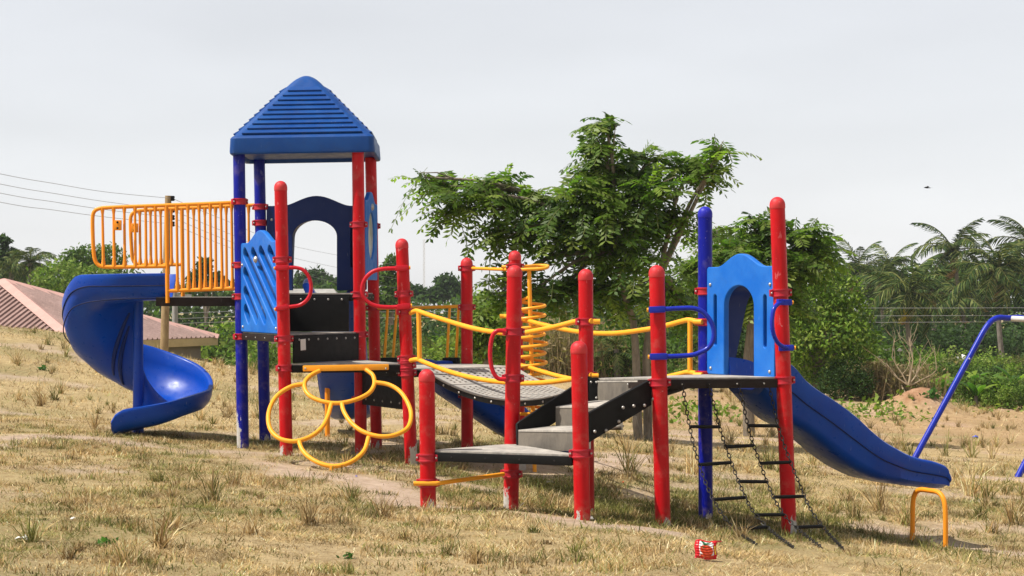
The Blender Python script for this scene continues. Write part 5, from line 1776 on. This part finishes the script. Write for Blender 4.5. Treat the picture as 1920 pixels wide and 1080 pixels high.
palm('low young palm with arching pale fronds behind the stairs', (1155, 655), (1160, 715), 40, 66, 18, 9, 0.10, dry=1, name='young_palm')
palm('young palm with light green leaves between the red stair post and the feathery tree', (1190, 600), (1188, 715), 46, 58, 12, 10, 0.10, dry=0, name='young_palm')
palm('oil palm with a full dark crown on the skyline at the far left', (58, 492), (60, 590), 92, 56, 24, 12, 0.2, dry=0, name='oil_palm')
palm('oil palm beside the full dark crowned one, nearer the left edge', (22, 500), (22, 590), 96, 44, 20, 13, 0.2, dry=0, name='oil_palm')
palm('oil palm low behind the red roofed house', (96, 512), (96, 600), 90, 40, 18, 14, 0.2, dry=0, name='oil_palm')

# bare tree and banana plants -------------------------------------------
def bare_tree():
    Y = 37.0; b = P(1709, 715, Y); b.z = gz1(b.x, b.y) - 0.1
    root = empty('bare_tree', b, 'leafless pale branched little tree on the red dirt mound', 'tree')
    mb = MB(); rr = random.Random(3)
    def br(p, d, L, r, dep):
        pts = [p]; dd = d.copy()
        for i in range(5):
            dd = (dd + Vector((rr.uniform(-.22, .22), rr.uniform(-.22, .22), rr.uniform(-.05, .2)))).normalized()
            pts.append(pts[-1] + dd * L / 5)
        mb.tube(pts, [r * (1 - 0.6 * i / 5) for i in range(6)], 6)
        if dep:
            for k in range(rr.choice((2, 3))):
                a = pts[rr.randrange(2, 6)]
                br(a, (dd * 0.5 + Vector((rr.uniform(-1, 1), rr.uniform(-.6, .6), rr.uniform(0, .8)))).normalized(), L * rr.uniform(.55, .8), r * 0.5, dep - 1)
    br(b, Vector((-0.15, 0, 1)), 0.55, 0.034, 0)
    s = b + Vector((-0.06, 0, 0.5))
    for v in ((-.5, 0, 1), (.15, .1, 1), (.75, -.1, .8), (.95, 0, .25), (-.9, .1, .35), (.45, 0, 1)):
        br(s, Vector(v).normalized(), 0.62, 0.017, 2)
    obj('trunk', mb, M['dead_wood'], root, b)
bare_tree()
def banana_leaf(seed, col):
    rs = np.random.default_rng(seed); n = 9; Q, Cc = [], []
    x = z = 0; a = 1.2
    P_ = []
    for i in range(n + 1):
        P_.append((x, z)); x += cos(a) / n; z += sin(a) / n; a -= 0.20 * (0.4 + i / n)
    wd = [0.02, 0.05, 0.12, 0.15, 0.16, 0.155, 0.14, 0.11, 0.06, 0.005]
    for i in range(n):
        for s in (-1, 1):
            d0, d1 = -0.35 * wd[i], -0.35 * wd[i + 1]
            Q.append([(P_[i][0], 0, P_[i][1]), (P_[i + 1][0], 0, P_[i + 1][1]), (P_[i + 1][0], s * wd[i + 1], P_[i + 1][1] + d1), (P_[i][0], s * wd[i], P_[i][1] + d0)])
            Cc.append(np.array(col) * (0.85 + 0.3 * rs.random()))
    return quad_mesh('leaf', np.array(Q), np.array(Cc), M['gloss_leaf'])
BL = [banana_leaf(1, (0.12, 0.22, 0.035)), banana_leaf(2, (0.24, 0.34, 0.04)), banana_leaf(3, (0.07, 0.15, 0.03))]
def banana(label, px, py, Y, h, seed, group=None):
    rr = random.Random(seed); b = P(px, py, Y); b.z = gz1(b.x, b.y)
    root = empty('banana_plant', b, label, 'banana plant', group)
    mb = MB(); mb.tube([b - Vector((0, 0, .1)), b + Vector((0, 0, h * 0.3))], [0.07 * h, 0.045 * h], 8)
    obj('stem', mb, M['palm_bark'], root, b)
    for i in range(6):
        o = link('leaf', rr.choice(BL), root, b + Vector((0, 0, h * 0.22)))
        o.rotation_euler = (rr.uniform(-.2, .2), rr.uniform(-.1, .45), i * 1.05 + rr.uniform(-.3, .3)); s = h * rr.uniform(.6, .85); o.scale = (s, s, s)
banana('broad leaved banana plant right of the bare tree on the mound', 1760, 715, 41, 1.0, 1)
banana('bright yellowish green banana plant right of the swing frame leg', 1812, 722, 43, 0.95, 2)
banana('banana plant with pale upright leaves near the right edge thicket', 1845, 718, 44, 0.9, 3)
banana('small banana plant low in the thicket below the swing bar', 1868, 728, 42, 0.8, 4)
banana('broad leaved plant at the very right edge of the thicket', 1905, 712, 45, 1.1, 6)
banana('dark broad leaved plant just right of the leaning swing leg', 1830, 745, 39.5, 0.75, 7)
for i, (px, py, Y, h) in enumerate(((425, 640, 52, 1.9), (760, 640, 50, 1.6), (735, 650, 46, 1.4), (880, 690, 42, 1.0), (705, 660, 52, 1.6), (100, 600, 70, 2.6), (130, 590, 72, 2.6), (1700, 690, 50, 1.2))):
    banana('banana plant with broad leaves half sunk in the background thicket', px, py, Y, h, 20 + i, 'banana plants in the thicket')

# shrubs ------------------------------------------------------------------
def shrub_mesh(seed, pal, N=800, size=0.085, h=1.0, asp=0.5):
    rs = np.random.default_rng(seed)
    cl = [(rs.uniform(-.32, .32), rs.uniform(-.3, .3), h * rs.uniform(.25, .72), rs.uniform(.2, .34), rs.uniform(.2, .34), rs.uniform(.18, .3)) for _ in range(7)]
    cl += [(0, 0, 0.2 * h, .42, .4, .2)]
    p, d = blob_points(cl, N, rs)
    p[:, 2] = np.maximum(p[:, 2], 0.0)
    q = leaf_quads(p, size, d * 0.5 + np.array([0, 0, .5]), asp, rs=rs)
    c = pick(GREENS[pal], N, rs)
    # a few stems
    st = []
    for _ in range(14):
        e = np.array([rs.uniform(-.35, .35), rs.uniform(-.35, .35), h * rs.uniform(.4, .85)]); w = np.array([0.008, 0, 0])
        st.append([e * [.1, .1, 0] - w, e * [.1, .1, 0] + w, e + w * .4, e - w * .4])
    q = np.concatenate([q, np.array(st)]); c = np.concatenate([c, np.tile([[0.12, 0.09, 0.06]], (14, 1))])
    return quad_mesh('shrub', q, c, M['leaf'])
def weed_mesh(seed, pal, N=260):
    """upright dry stalks with sparse thin leaves"""
    rs = np.random.default_rng(seed); Q, Cc = [], []
    for i in range(N):
        b = np.array([rs.normal() * .28, rs.normal() * .28, 0]); hh = rs.uniform(.45, 1.0)
        t = b + np.array([rs.normal() * .12, rs.normal() * .12, hh]); w = unit(rs.normal(size=3)) * 0.012
        c = pick(GREENS[pal], 1, rs)[0]
        Q.append([b - w, b + w, t + w * .3, t - w * .3]); Cc.append(c)
        for k in range(3):
            f = rs.uniform(.3, 1); p = b + (t - b) * f; e = p + unit(rs.normal(size=3) + [0, 0, .2]) * rs.uniform(.08, .16); w2 = unit(rs.normal(size=3)) * 0.022
            m = (p + e) / 2
            Q.append([p, m + w2, e, m - w2]); Cc.append(pick(GREENS[pal], 1, rs)[0])
    return quad_mesh('weed', np.array(Q), np.array(Cc), M['leaf'])
SH = {pal: [shrub_mesh(200 + 10 * j + i, pal) for i in range(3)] for j, pal in enumerate(('mid', 'fresh', 'dark', 'olive'))}
WD = [weed_mesh(300 + i, 'dry') for i in range(2)] + [weed_mesh(305, 'olive')]
rr = random.Random(77)
def put(kind, name, label, cat, group, px, Y, s, sz=1.0, dz=0.0):
    x = (px - 960) / FPX * Y
    o = link(name, kind, None, (x, Y, gz1(x, Y) - 0.05 * s + dz), (0, 0, rr.uniform(0, 6.28)), (s * rr.uniform(.9, 1.25), s * rr.uniform(.9, 1.2), s * sz))
    return tag(o, label, cat, group)
def zone(px, Y):
    row = 'front row' if Y < 46.5 else 'middle row' if Y < 62 else 'far row'
    for lim, ph in ((460, 'around the red roofed house'), (700, 'behind the roofed tower'), (860, 'left of the back bridge posts'), (1000, 'behind the bridge'), (1120, 'behind the coil climber'), (1260, 'behind the stairs'),
                    (1400, 'behind the small slide platform'), (1500, 'behind the blue slide top'), (1640, 'beside the bushy green tree'), (1760, 'around the red dirt mound'), (1840, 'behind the leaning swing leg')):
        if px < lim: return row, ph
    return row, 'at the right edge'
NAMES = {'mid': 'mid green', 'fresh': 'fresh light green', 'dark': 'dark green', 'olive': 'dull olive green'}
def shrub(pal, px, Y, s, sz=1.0):
    row, ph = zone(px, Y)
    put(rr.choice(SH[pal]), 'shrub', '%s leafy shrub in the %s %s' % (NAMES[pal], row, ph), 'shrub', '%s %s shrubs %s' % (row, NAMES[pal], ph), px, Y, s, sz)
def weed(px, Y, s, k=None):
    k = rr.choice((0, 0, 1, 2)) if k is None else k
    row, ph = zone(px, Y); a = 'dry brown' if k < 2 else 'olive'
    put(WD[k], 'dry_weed', 'tall %s weed stalks in the %s %s' % (a, row, ph), 'weed', '%s %s weeds %s' % (row, a, ph), px, Y, s)
# front fringe
for px in range(410, 1660, 24):
    Y = rr.uniform(39.5, 43)
    if 980 < px < 1100: weed(px, Y, rr.uniform(.9, 1.3))
    elif px < 860: shrub(rr.choice(('mid', 'olive', 'fresh', 'mid')), px + rr.uniform(-8, 8), Y + 2, rr.uniform(.6, 1.05))
    else: shrub(rr.choice(('mid', 'dark', 'fresh', 'olive')), px + rr.uniform(-8, 8), Y, rr.uniform(.5, .95))
for px in range(980, 1110, 12): weed(px, rr.uniform(40, 46), rr.uniform(.9, 1.5))
for px in range(720, 960, 20): weed(px, rr.uniform(43, 47), rr.uniform(.8, 1.2), 2)
for px in range(1630, 1720, 11): weed(px, rr.uniform(39, 43), rr.uniform(.6, .9), 0)
# low green cover on the right
for px in range(1620, 1960, 13):
    shrub(rr.choice(('fresh', 'mid', 'mid', 'olive')), px, rr.uniform(41, 45), rr.uniform(.45, .75))
    shrub(rr.choice(('fresh', 'mid', 'dark')), px, rr.uniform(46, 52), rr.uniform(.6, .95))
for px in range(1800, 1960, 14): shrub(rr.choice(('fresh', 'mid', 'olive')), px, rr.uniform(38.5, 41), rr.uniform(.5, .85))
# second rank
for px in range(400, 1660, 34):
    shrub(rr.choice(('mid', 'dark', 'fresh', 'mid')), px + rr.uniform(-14, 14), rr.uniform(47, 54), rr.uniform(1.4, 2.1))
for px in range(1640, 1960, 30):
    shrub(rr.choice(('mid', 'olive', 'fresh')), px + rr.uniform(-10, 10), rr.uniform(54, 59), rr.uniform(.7, 1.05))
for px in range(-40, 460, 34):
    shrub(rr.choice(('mid', 'fresh', 'dark')), px + rr.uniform(-14, 14), rr.uniform(62, 70), rr.uniform(2.2, 3.0))
# third rank
for px in range(380, 1960, 42):
    s = rr.uniform(2.4, 3.4) * (0.85 if 660 < px < 900 else 1.0)
    shrub(rr.choice(('dark', 'mid', 'dark')), px + rr.uniform(-18, 18), rr.uniform(66, 86) if px < 1540 else rr.uniform(98, 108), s * (1.1 if px > 1540 else 1))
for px in range(1560, 1960, 20): shrub('dark', px + rr.uniform(-8, 8), rr.uniform(78, 90), rr.uniform(1.9, 2.8))  # dark palette stands in for the shade behind the palm trunks
for px in range(1640, 1960, 26): shrub(rr.choice(('fresh', 'mid', 'olive')), px + rr.uniform(-8, 8), rr.uniform(56, 63), rr.uniform(1.0, 1.5))
for px in (845, 870, 900, 935, 960): shrub('fresh', px, rr.uniform(36, 40), rr.uniform(.8, 1.2))
for px in (985, 1020, 1060, 1110, 1140, 1240, 1275, 1310, 1350, 1390, 1440): shrub(rr.choice(('dark', 'mid')), px, rr.uniform(52, 60), rr.uniform(2.2, 3.0), 1.15)

# the far wood: one mass of foliage
def wood():
    rs = np.random.default_rng(5)
    tops = [(-300, 470), (0, 475), (60, 500), (150, 500), (230, 505), (330, 520), (430, 520), (520, 528), (600, 532), (680, 548), (740, 548), (800, 556), (880, 552), (960, 540), (1100, 520), (1300, 510), (1500, 500), (1560, 495), (1700, 490), (1850, 480), (2300, 470)]
    cl = []
    for px in np.arange(-350, 2350, 17):
        top = np.interp(px, [t[0] for t in tops], [t[1] for t in tops]) + rs.uniform(-6, 14)
        for Y in (112, 128):
            x = (px + rs.uniform(-8, 8) - 960) / FPX * Y; zt = zat(top + (8 if Y < 120 else 0), Y); zb = gz1(x, Y)
            h = zt - zb
            for f in (0.15, 0.4, 0.65, 0.86):
                cl.append((x + rs.uniform(-.5, .5), Y + rs.uniform(-2, 2), zb + h * f, rs.uniform(.7, 1.2), 1.4, h * 0.17))
    N = 60000
    p, d = blob_points(cl, N, rs)
    q = leaf_quads(p, 0.42, d * .5 + np.array([0, -.2, .5]), 0.55, rs=rs)
    me = quad_mesh('wood', q, pick(GREENS['dark'] + GREENS['mid'], N, rs, 0.35), M['leaf'])
    tag(link('far_wood', me), kind='stuff')
wood()

# concrete remains in the thicket
mb = MB(); a, b = P(1645, 663, 56), P(1694, 664, 56)
mb.beam(a - Vector((0, 0, .25)), b - Vector((0, 0, .25)), 0.2, 0.7); mb.beam(a + Vector((0, 0, .13)), b + Vector((0, 0, .13)), 0.3, 0.06)
tag(obj('low_wall', mb, M['concrete'], None, a, smooth=0), 'low grey concrete wall in the thicket left of the bare tree', 'wall')
mb = MB(); c = P(1803, 666, 58)
mb.add([c + Vector(v) for v in ((-.25, 0, -.1), (-.08, -.1, -.03), (.1, 0, .0), (.2, .1, -.10), (.1, -.2, -.12), (-.15, .2, -.12), (0.05, .1, .03))],
       [(0, 4, 1), (1, 4, 2), (2, 4, 3), (0, 1, 6), (1, 2, 6), (2, 3, 6), (0, 6, 5), (3, 5, 6), (0, 5, 4), (3, 4, 5)])
tag(obj('white_sheet', mb, M['white'], None, c), 'crumpled white sheet lying among the palms behind the swing leg', 'sheet')

# ------------------------------------------------------------------ grass
def inview(n, y0, y1, pw=1.0, margin=0.8):
    y = y0 + (y1 - y0) * rng.random(n) ** pw
    hw = y * 0.275 + margin
    x = (rng.random(n) * 2 - 1) * hw
    return x, y
STRAW = [(0.58, 0.415, 0.19), (0.66, 0.50, 0.26), (0.30, 0.195, 0.085), (0.50, 0.35, 0.16), (0.76, 0.62, 0.38), (0.18, 0.115, 0.05)]
GRN = [(0.14, 0.15, 0.035), (0.22, 0.22, 0.06), (0.10, 0.12, 0.03), (0.30, 0.27, 0.10)]
def blades(name, x, y, h, w, lean, gfrac, seg=1):
    N = len(x)
    z = gz(x, y) - 0.004
    p = np.stack([x, y, z], -1)
    cl = fbm(x * 5.5 + 3, y * 5.5 + 8, 3); tint = 0.62 + 0.8 * np.clip((cl - 0.25) / 0.5, 0, 1)
    h = h * (0.55 + 1.1 * np.clip((fbm(x * 3.7 + 50, y * 3.7 + 9, 3) - 0.3) / 0.4, 0, 1))
    az = rng.random(N) * 2 * pi
    ln = lean[0] + (lean[1] - lean[0]) * rng.random(N)
    d = np.stack([np.cos(az) * np.sin(ln), np.sin(az) * np.sin(ln), np.cos(ln)], -1)
    az2 = rng.random(N) * 2 * pi
    s = np.stack([np.cos(az2), np.sin(az2), np.zeros(N)], -1) * (w * (0.6 + 0.8 * rng.random(N)))[:, None] * 0.5
    hh = (h * (0.5 + rng.random(N)))[:, None]
    mid = p + d * hh * 0.55
    tip = p + d * hh + np.stack([np.cos(az) * 0.3, np.sin(az) * 0.3, -0.15 * np.ones(N)], -1) * hh * np.sin(ln)[:, None]
    g = rng.random(N) < gfrac * np.clip((fbm(x * 4.1 + 31, y * 4.1 + 77, 3) - 0.3) / 0.2, 0, 2)
    c = np.where(g[:, None], pick(GRN, N, var=.3), pick(STRAW, N, var=.25)) * tint[:, None]
    c = np.clip(c, 0, 0.8)
    if seg == 1:
        q = np.stack([p - s, p + s, tip], 1)
    else:
        q = np.concatenate([np.stack([p - s, p + s, mid + s * .8, mid - s * .8], 1), np.stack([mid - s * .8, mid + s * .8, tip + s * .1, tip - s * .1], 1)])
        c = np.concatenate([c, c])
    return quad_mesh(name, q, c, M['grass'])
# dry short turf, thin on the worn earth
x, y = inview(980000, 8.6, 21, 0.9, 1.6)
b_ = bare_mask(x, y); g_ = green_mask(x, y)
keep = rng.random(len(x)) > np.clip(b_ * 1.02, 0, 0.97)
pat = fbm(x * 3.1 + 7, y * 3.1, 4)
keep &= rng.random(len(x)) < np.clip((pat - 0.36) / 0.2, 0.06, 1)
x, y, g_ = x[keep], y[keep], g_[keep]
me = blades('grass', x, y, np.full(len(x), 0.036), np.full(len(x), 0.0050), (0.6, 1.52), 0.14 + 0.55 * g_, 1)
tag(link('dry_grass', me), kind='stuff')
x, y = inview(260000, 20, 44, 0.9, 3)
b_ = bare_mask(x, y); g_ = green_mask(x, y)
keep = rng.random(len(x)) > np.clip(b_ * 1.05, 0, 0.96)
keep &= rng.random(len(x)) < np.clip((fbm(x * 1.5 + 7, y * 1.5, 4) - 0.30) / 0.25, 0.12, 1)
keep &= ~((y > 25) & (x > 0.5) & (rng.random(len(x)) < 0.75))
x, y, g_ = x[keep], y[keep], g_[keep]
me = blades('grass', x, y, np.full(len(x), 0.045), np.full(len(x), 0.010), (0.2, 1.2), 0.10 + 0.45 * g_, 1)
tag(link('far_grass', me), kind='stuff')
# taller tufts
def tufts(name, n, y0, y1, h, nb, gf, pw=1.0, extra=(), spread=0.0):
    tx, ty = inview(n, y0, y1, pw, 1.2)
    b_ = bare_mask(tx, ty)
    k = (rng.random(n) > b_ * 0.85) & (fbm(tx * 0.8 + 21, ty * 0.8 + 2, 4) > 0.43)
    sx_, sy_ = P(1322, 1052, Yg(1322, 1052)).x, Yg(1322, 1052)
    k &= np.hypot(tx - sx_, (ty - sy_) * 0.6) > 0.22
    tx, ty = tx[k], ty[k]
    th = h * (0.45 + 0.9 * rng.random(len(tx)) ** 2)
    for (ex, ey, eh) in extra:
        tx = np.append(tx, ex); ty = np.append(ty, ey); th = np.append(th, eh)
    m = len(tx)
    idx = np.repeat(np.arange(m), nb)
    r = (0.25 * th[idx] + spread) * rng.random(len(idx)) ** 0.7; a = rng.random(len(idx)) * 2 * pi
    gg = (rng.random(m) * gf * 2)[idx]
    me = blades(name, tx[idx] + r * np.cos(a), ty[idx] + r * np.sin(a), th[idx], 0.006 + 0.02 * th[idx] * 0.5, (0.05, 0.85), gg, 2)
    tag(link(name, me), kind='stuff')
E = lambda px, py, Y, h: (P(px, py, Y).x, Y, h)
def Yg(px, py):
    """depth at which the sight line through px,py meets the ground"""
    lo, hi = 9.0, 45.0
    Ys = np.linspace(lo, hi, 400); xs = (px - 960) / FPX * Ys; zs = EYE + (545 - py) / FPX * Ys
    i = np.argmax(zs < gz(xs, Ys)); return float(Ys[i])
EX = [E(px, py, Yg(px, py), h) for px, py, h in ((440, 912, .10), (295, 905, .09), (400, 942, .16), (322, 995, .13), (580, 985, .16), (470, 1005, .12), (660, 942, .12), (1180, 885, .22), (1230, 870, .18), (1000, 1000, .10),
      (1860, 1000, .20), (1600, 975, .2), (1560, 960, .18), (1500, 925, .16), (1650, 960, .2), (1400, 850, .2), (1450, 870, .2), (1250, 850, .25), (1300, 890, .2), (1820, 930, .2), (1900, 985, .22), (1850, 935, .2), (820, 815, .2), (1590, 940, .18), (1700, 985, .2), (1920, 960, .2), (720, 970, .14), (890, 1060, .12), (240, 1060, .14), (130, 1050, .12), (60, 1020, .1), (300, 1030, .12), (1440, 880, .22), (1370, 835, .2))]
tufts('grass_tufts', 130, 9.2, 20, 0.07, 60, 0.3, 0.9, EX, 0.02)
tufts('short_tufts', 4200, 9.0, 21, 0.034, 46, 0.34, 0.9, (), 0.13)
tufts('far_grass_tufts', 1100, 19, 40, 0.15, 34, 0.3, 0.8)
# under the structure the turf is greener and longer
x = rng.normal(1.0, 1.5, 46000); y = rng.normal(15.6, 1.4, 46000)
k = (bare_mask(x, y) < 0.35) & (fbm(x * 1.1 + 5, y * 1.1 + 8, 4) > 0.42)
me = blades('green', x[k], y[k], np.full(k.sum(), 0.06), np.full(k.sum(), 0.006), (0.2, 1.2), 0.95, 2)
tag(link('green_turf', me), kind='stuff')
# green weeds in front of the mound
def weeds_low():
    rs = np.random.default_rng(9); pos = []
    for (cx, cy, n, sp) in ((1645, 776, 150, 30), (1690, 780, 70, 22), (1560, 772, 120, 30), (1300, 770, 160, 40), (1330, 775, 120, 30), (1250, 790, 60, 30), (1830, 765, 60, 30)):
        Yc = Yg(cx, cy)
        for _ in range(n):
            x = (cx + rs.normal() * sp - 960) / FPX * Yc; y = Yc + rs.normal() * 0.9
            pos.append((x, y, rs.uniform(0.01, .14)))
    pos = np.array(pos); pos[:, 2] += gz(pos[:, 0], pos[:, 1])
    q = leaf_quads(pos, 0.11, np.array([0, 0, .9]), 0.55, rs=rs)
    tag(link('low_weeds', quad_mesh('low_weeds', q, pick(GREENS['fresh'], len(pos), rs), M['leaf'])), kind='stuff')
weeds_low()

# single green weeds and litter
def rosette(label, px, py, s, n, seed):
    Y = Yg(px, py); b = P(px, py, Y); b.z = gz1(b.x, b.y); rs = np.random.default_rng(seed)
    pos = np.zeros((n, 3)); pos[:, :2] = rs.normal(size=(n, 2)) * s * 0.25; pos[:, 2] = rs.random(n) * s * 0.35
    q = leaf_quads(pos, s * 0.5, unit(np.concatenate([pos[:, :2] * 3 / s, np.ones((n, 1))], 1)), 0.55, droop=0, rs=rs)
    tag(link('weed_plant', quad_mesh('weed_plant', q, pick([(0.06, 0.15, 0.03), (0.10, 0.22, 0.05), (0.05, 0.11, 0.03)], n, rs), M['leaf']), None, b), label, 'weed')
rosette('small bright green weed alone in the foreground grass', 654, 1048, 0.07, 34, 1)
rosette('flat spreading green weed in the grass at the lower left', 196, 1026, 0.10, 30, 2)
rosette('tiny yellow green weed left of the bright one in the foreground', 520, 967, 0.05, 20, 3)
rosette('little green weed on the grassy slope left of the spiral slide', 82, 695, 0.14, 26, 4)
rosette('leafy green weed on the side of the red dirt mound', 1748, 748, 0.24, 50, 5)

def sachet():
    Y = Yg(1322, 1052); b = P(1322, 1053, Y); b.z = gz1(b.x, b.y)
    s = Y / FPX
    root = empty('paste_sachet', b, 'red foil sachet with a tomato picture lying on the dry grass', 'sachet')
    W, H = 41 * s, 35 * s
    red = paint('sachet_red', (0.55, 0.012, 0.02), 0.3, 0.2, None, 0.4); whi = paint('sachet_white', (0.75, 0.75, 0.74), 0.3, 0.1)
    tom = paint('tomato_print', (0.52, 0.05, 0.015), 0.3, 0.3, (0.65, 0.12, 0.03), 0.2); grn = paint('leaf_print', (0.01, 0.14, 0.05), 0.3, 0.1); yel = paint('yellow_print', (0.75, 0.55, 0.03), 0.3, 0.1)
    tilt = Matrix.Rotation(radians(-9), 4, 'X') @ Matrix.Rotation(radians(4), 4, 'Y')
    def F(u, v):     # front face, wrinkled pillow
        bul = 0.20 * H * max(0, (1 - (2 * u - 1) ** 2)) ** .5 * max(0, (1 - (2 * v - 1) ** 2)) ** .5
        wr = 0.0025 * sin(v * 46 + 2 * sin(u * 5)) + 0.0015 * sin(u * 31 + v * 12)
        return bul + wr
    def pt(u, v, sgn, extra=0):
        p = Vector(((u - .5) * W + 0.004 * sin(v * 7), -sgn * (F(u, v) + 0.0005) - extra, v * H + 0.01 + 0.004 * sin(u * 8)))
        return b + tilt @ p
    nu, nv = 22, 26
    mb = MB()
    for sgn in (1, -1):
        vs = [pt(i / nu, j / nv, sgn) for j in range(nv + 1) for i in range(nu + 1)]
        fs = [(j * (nu + 1) + i, j * (nu + 1) + i + 1, (j + 1) * (nu + 1) + i + 1, (j + 1) * (nu + 1) + i) for j in range(nv) for i in range(nu)]
        mb.add(vs, fs)
    obj('foil', mb, red, root, b, smooth=60)
    def patch(name, mat, inside, e, n=40):
        m = MB(); vs, fs = [], []; ix = {}
        def g(i, j):
            if (i, j) not in ix: ix[(i, j)] = len(vs); vs.append(pt(i / n, j / n, 1, e))
            return ix[(i, j)]
        for i in range(n):
            for j in range(n):
                if inside((i + .5) / n, (j + .5) / n): fs.append((g(i, j), g(i + 1, j), g(i + 1, j + 1), g(i, j + 1)))
        m.add(vs, fs); obj(name, m, mat, root, b, smooth=60)
    patch('white_label', whi, lambda u, v: .20 < u < .86 and .12 < v < .93 and not (u > .78 and v > .85), 0.0012)
    patch('tomato_print', tom, lambda u, v: ((u - .53) / .30) ** 2 + ((v - .47) / .30) ** 2 < 1 or (.22 < u < .84 and v < .22 and v > .1), 0.0024)
    patch('leaf_print', grn, lambda u, v: (abs(v - (.80 + .12 * abs(u - .47) / .2)) < .055 - .05 * abs(u - .47) / .24 + .01 and abs(u - .47) < .22) or ((u - .40) ** 2 + (v - .62) ** 2 < .0016), 0.0036)
    patch('yellow_print', yel, lambda u, v: .90 < u < .955 and .25 < v < .7, 0.0012)
    m = MB(); q = pt(.93, .96, 1)
    m.add([q, q + Vector((0.012, 0, 0.003)), q + Vector((0.038, -0.004, 0.004)), q + Vector((0.034, 0.004, -0.004)), q + Vector((0.006, 0.003, -0.009))], [(0, 1, 2, 3, 4)])
    m.add([v + Vector((0, 0.002, 0)) for v in m.v], [(4, 3, 2, 1, 0)])
    obj('torn_flap', m, paint('flap_pink', (0.62, 0.10, 0.12), 0.4), root, q)
sachet()
def scrap(name, label, cat, px, py, s, mat, seed):
    Y = Yg(px, py); b = P(px, py, Y); b.z = gz1(b.x, b.y) + 0.004; r = random.Random(seed)
    n = 7; mb = MB(); rim = [b + Vector((cos(i / n * 2 * pi) * s * r.uniform(.6, 1.1), sin(i / n * 2 * pi) * s * r.uniform(.5, 1), r.uniform(0.0, .5) * s)) for i in range(n)]
    top = [v.lerp(b, .45) + Vector((0, 0, s * r.uniform(.25, .6))) for v in rim]
    mb.add(rim + top + [b + Vector((0, 0, s * .3))], [(i, (i + 1) % n, n + (i + 1) % n, n + i) for i in range(n)] + [(n + i, n + (i + 1) % n, 2 * n) for i in range(n)])
    tag(obj(name, mb, mat, None, b, smooth=0), label, cat)
bl = paint('blue_litter', (0.02, 0.05, 0.45), 0.4)
scrap('paper_scrap', 'crumpled white paper scrap in the grass near the lower left corner', 'litter', 42, 1018, 0.05, M['white'], 1)
scrap('paper_scrap', 'small white paper scrap in the grass between the chain ladder and the front post', 'litter', 1288, 932, 0.022, M['white'], 2)
scrap('paper_scrap', 'tiny white scrap left of the grass tufts in the foreground', 'litter', 136, 975, 0.02, M['white'], 5)
scrap('plastic_scrap', 'small blue plastic scrap on the grass right of the big slide', 'litter', 1829, 823, 0.07, bl, 3)
scrap('plastic_scrap', 'tiny blue plastic scrap on the earth under the ring climber', 'litter', 668, 896, 0.016, bl, 4)
scrap('plastic_scrap', 'pale crushed plastic cup on the grass behind the entry step', 'litter', 1031, 908, 0.04, M['grey_steel'], 6)
scrap('plastic_scrap', 'tiny orange bottle cap on the bare earth under the stairs', 'litter', 1168, 906, 0.018, paint('orange_litter', (0.8, 0.12, 0.03), 0.4), 7)
scrap('stone', 'small grey brown stone at the foot of the short red post by the stairs', 'stone', 1107, 976, 0.045, M['concrete'], 8)
scrap('stone', 'pale lump of old footing concrete near the coil climber', 'stone', 1040, 873, 0.10, M['concrete'], 9)
scrap('earth_clod', 'brown earth clod right of the front left red post', 'clod', 892, 950, 0.05, paint('clod_earth', (0.25, 0.17, 0.11), 0.9), 10)
def stick(label, pts, r, mat):
    mb = MB(); mb.tube(spline(pts, 4), [r * (1 - .5 * i / (4 * (len(pts) - 1))) for i in range(4 * (len(pts) - 1) + 1)], 6); tag(obj('twig', mb, mat, None, pts[0]), label, 'twig')
Yq = Yg(968, 952)
stick('short dark twig leaning by the foot of the stair post', [P(968, 955, Yq), P(974, 950, Yq), P(983, 942, Yq)], 0.008, M['bark'])

# small bird high on the right
def bird():
    c = P(1738, 352, 90)
    root = empty('bird', c, 'tiny dark bird gliding high above the palms on the right', 'bird')
    mb = MB(); mb.tube([c + Vector((-.14, 0, .0)), c + Vector((-.09, 0, .012)), c, c + Vector((.09, 0, .0)), c + Vector((.17, 0, -.005))], [0.008, 0.028, 0.034, 0.022, 0.012], 8)
    for s in (-1, 1):
        w = [c + Vector((-.05, 0, .02)), c + Vector((-.02, s * .16, .07)), c + Vector((.05, s * .30, .05)), c + Vector((.06, s * .15, .05)), c + Vector((.05, 0, .02))]
        mb.add(w + [p - Vector((0, 0, .008)) for p in w], [(0, 1, 2, 3, 4), (9, 8, 7, 6, 5)] + [(i, i + 5, (i + 1) % 5 + 5, (i + 1) % 5) for i in range(5)])
    mb.add([c + Vector((.15, -.02, 0)), c + Vector((.27, -.05, 0)), c + Vector((.27, .05, 0)), c + Vector((.15, .02, 0))], [(0, 1, 2, 3)])
    obj('body', mb, M['black'], root, c)
bird()

if HAZE: haze_box()
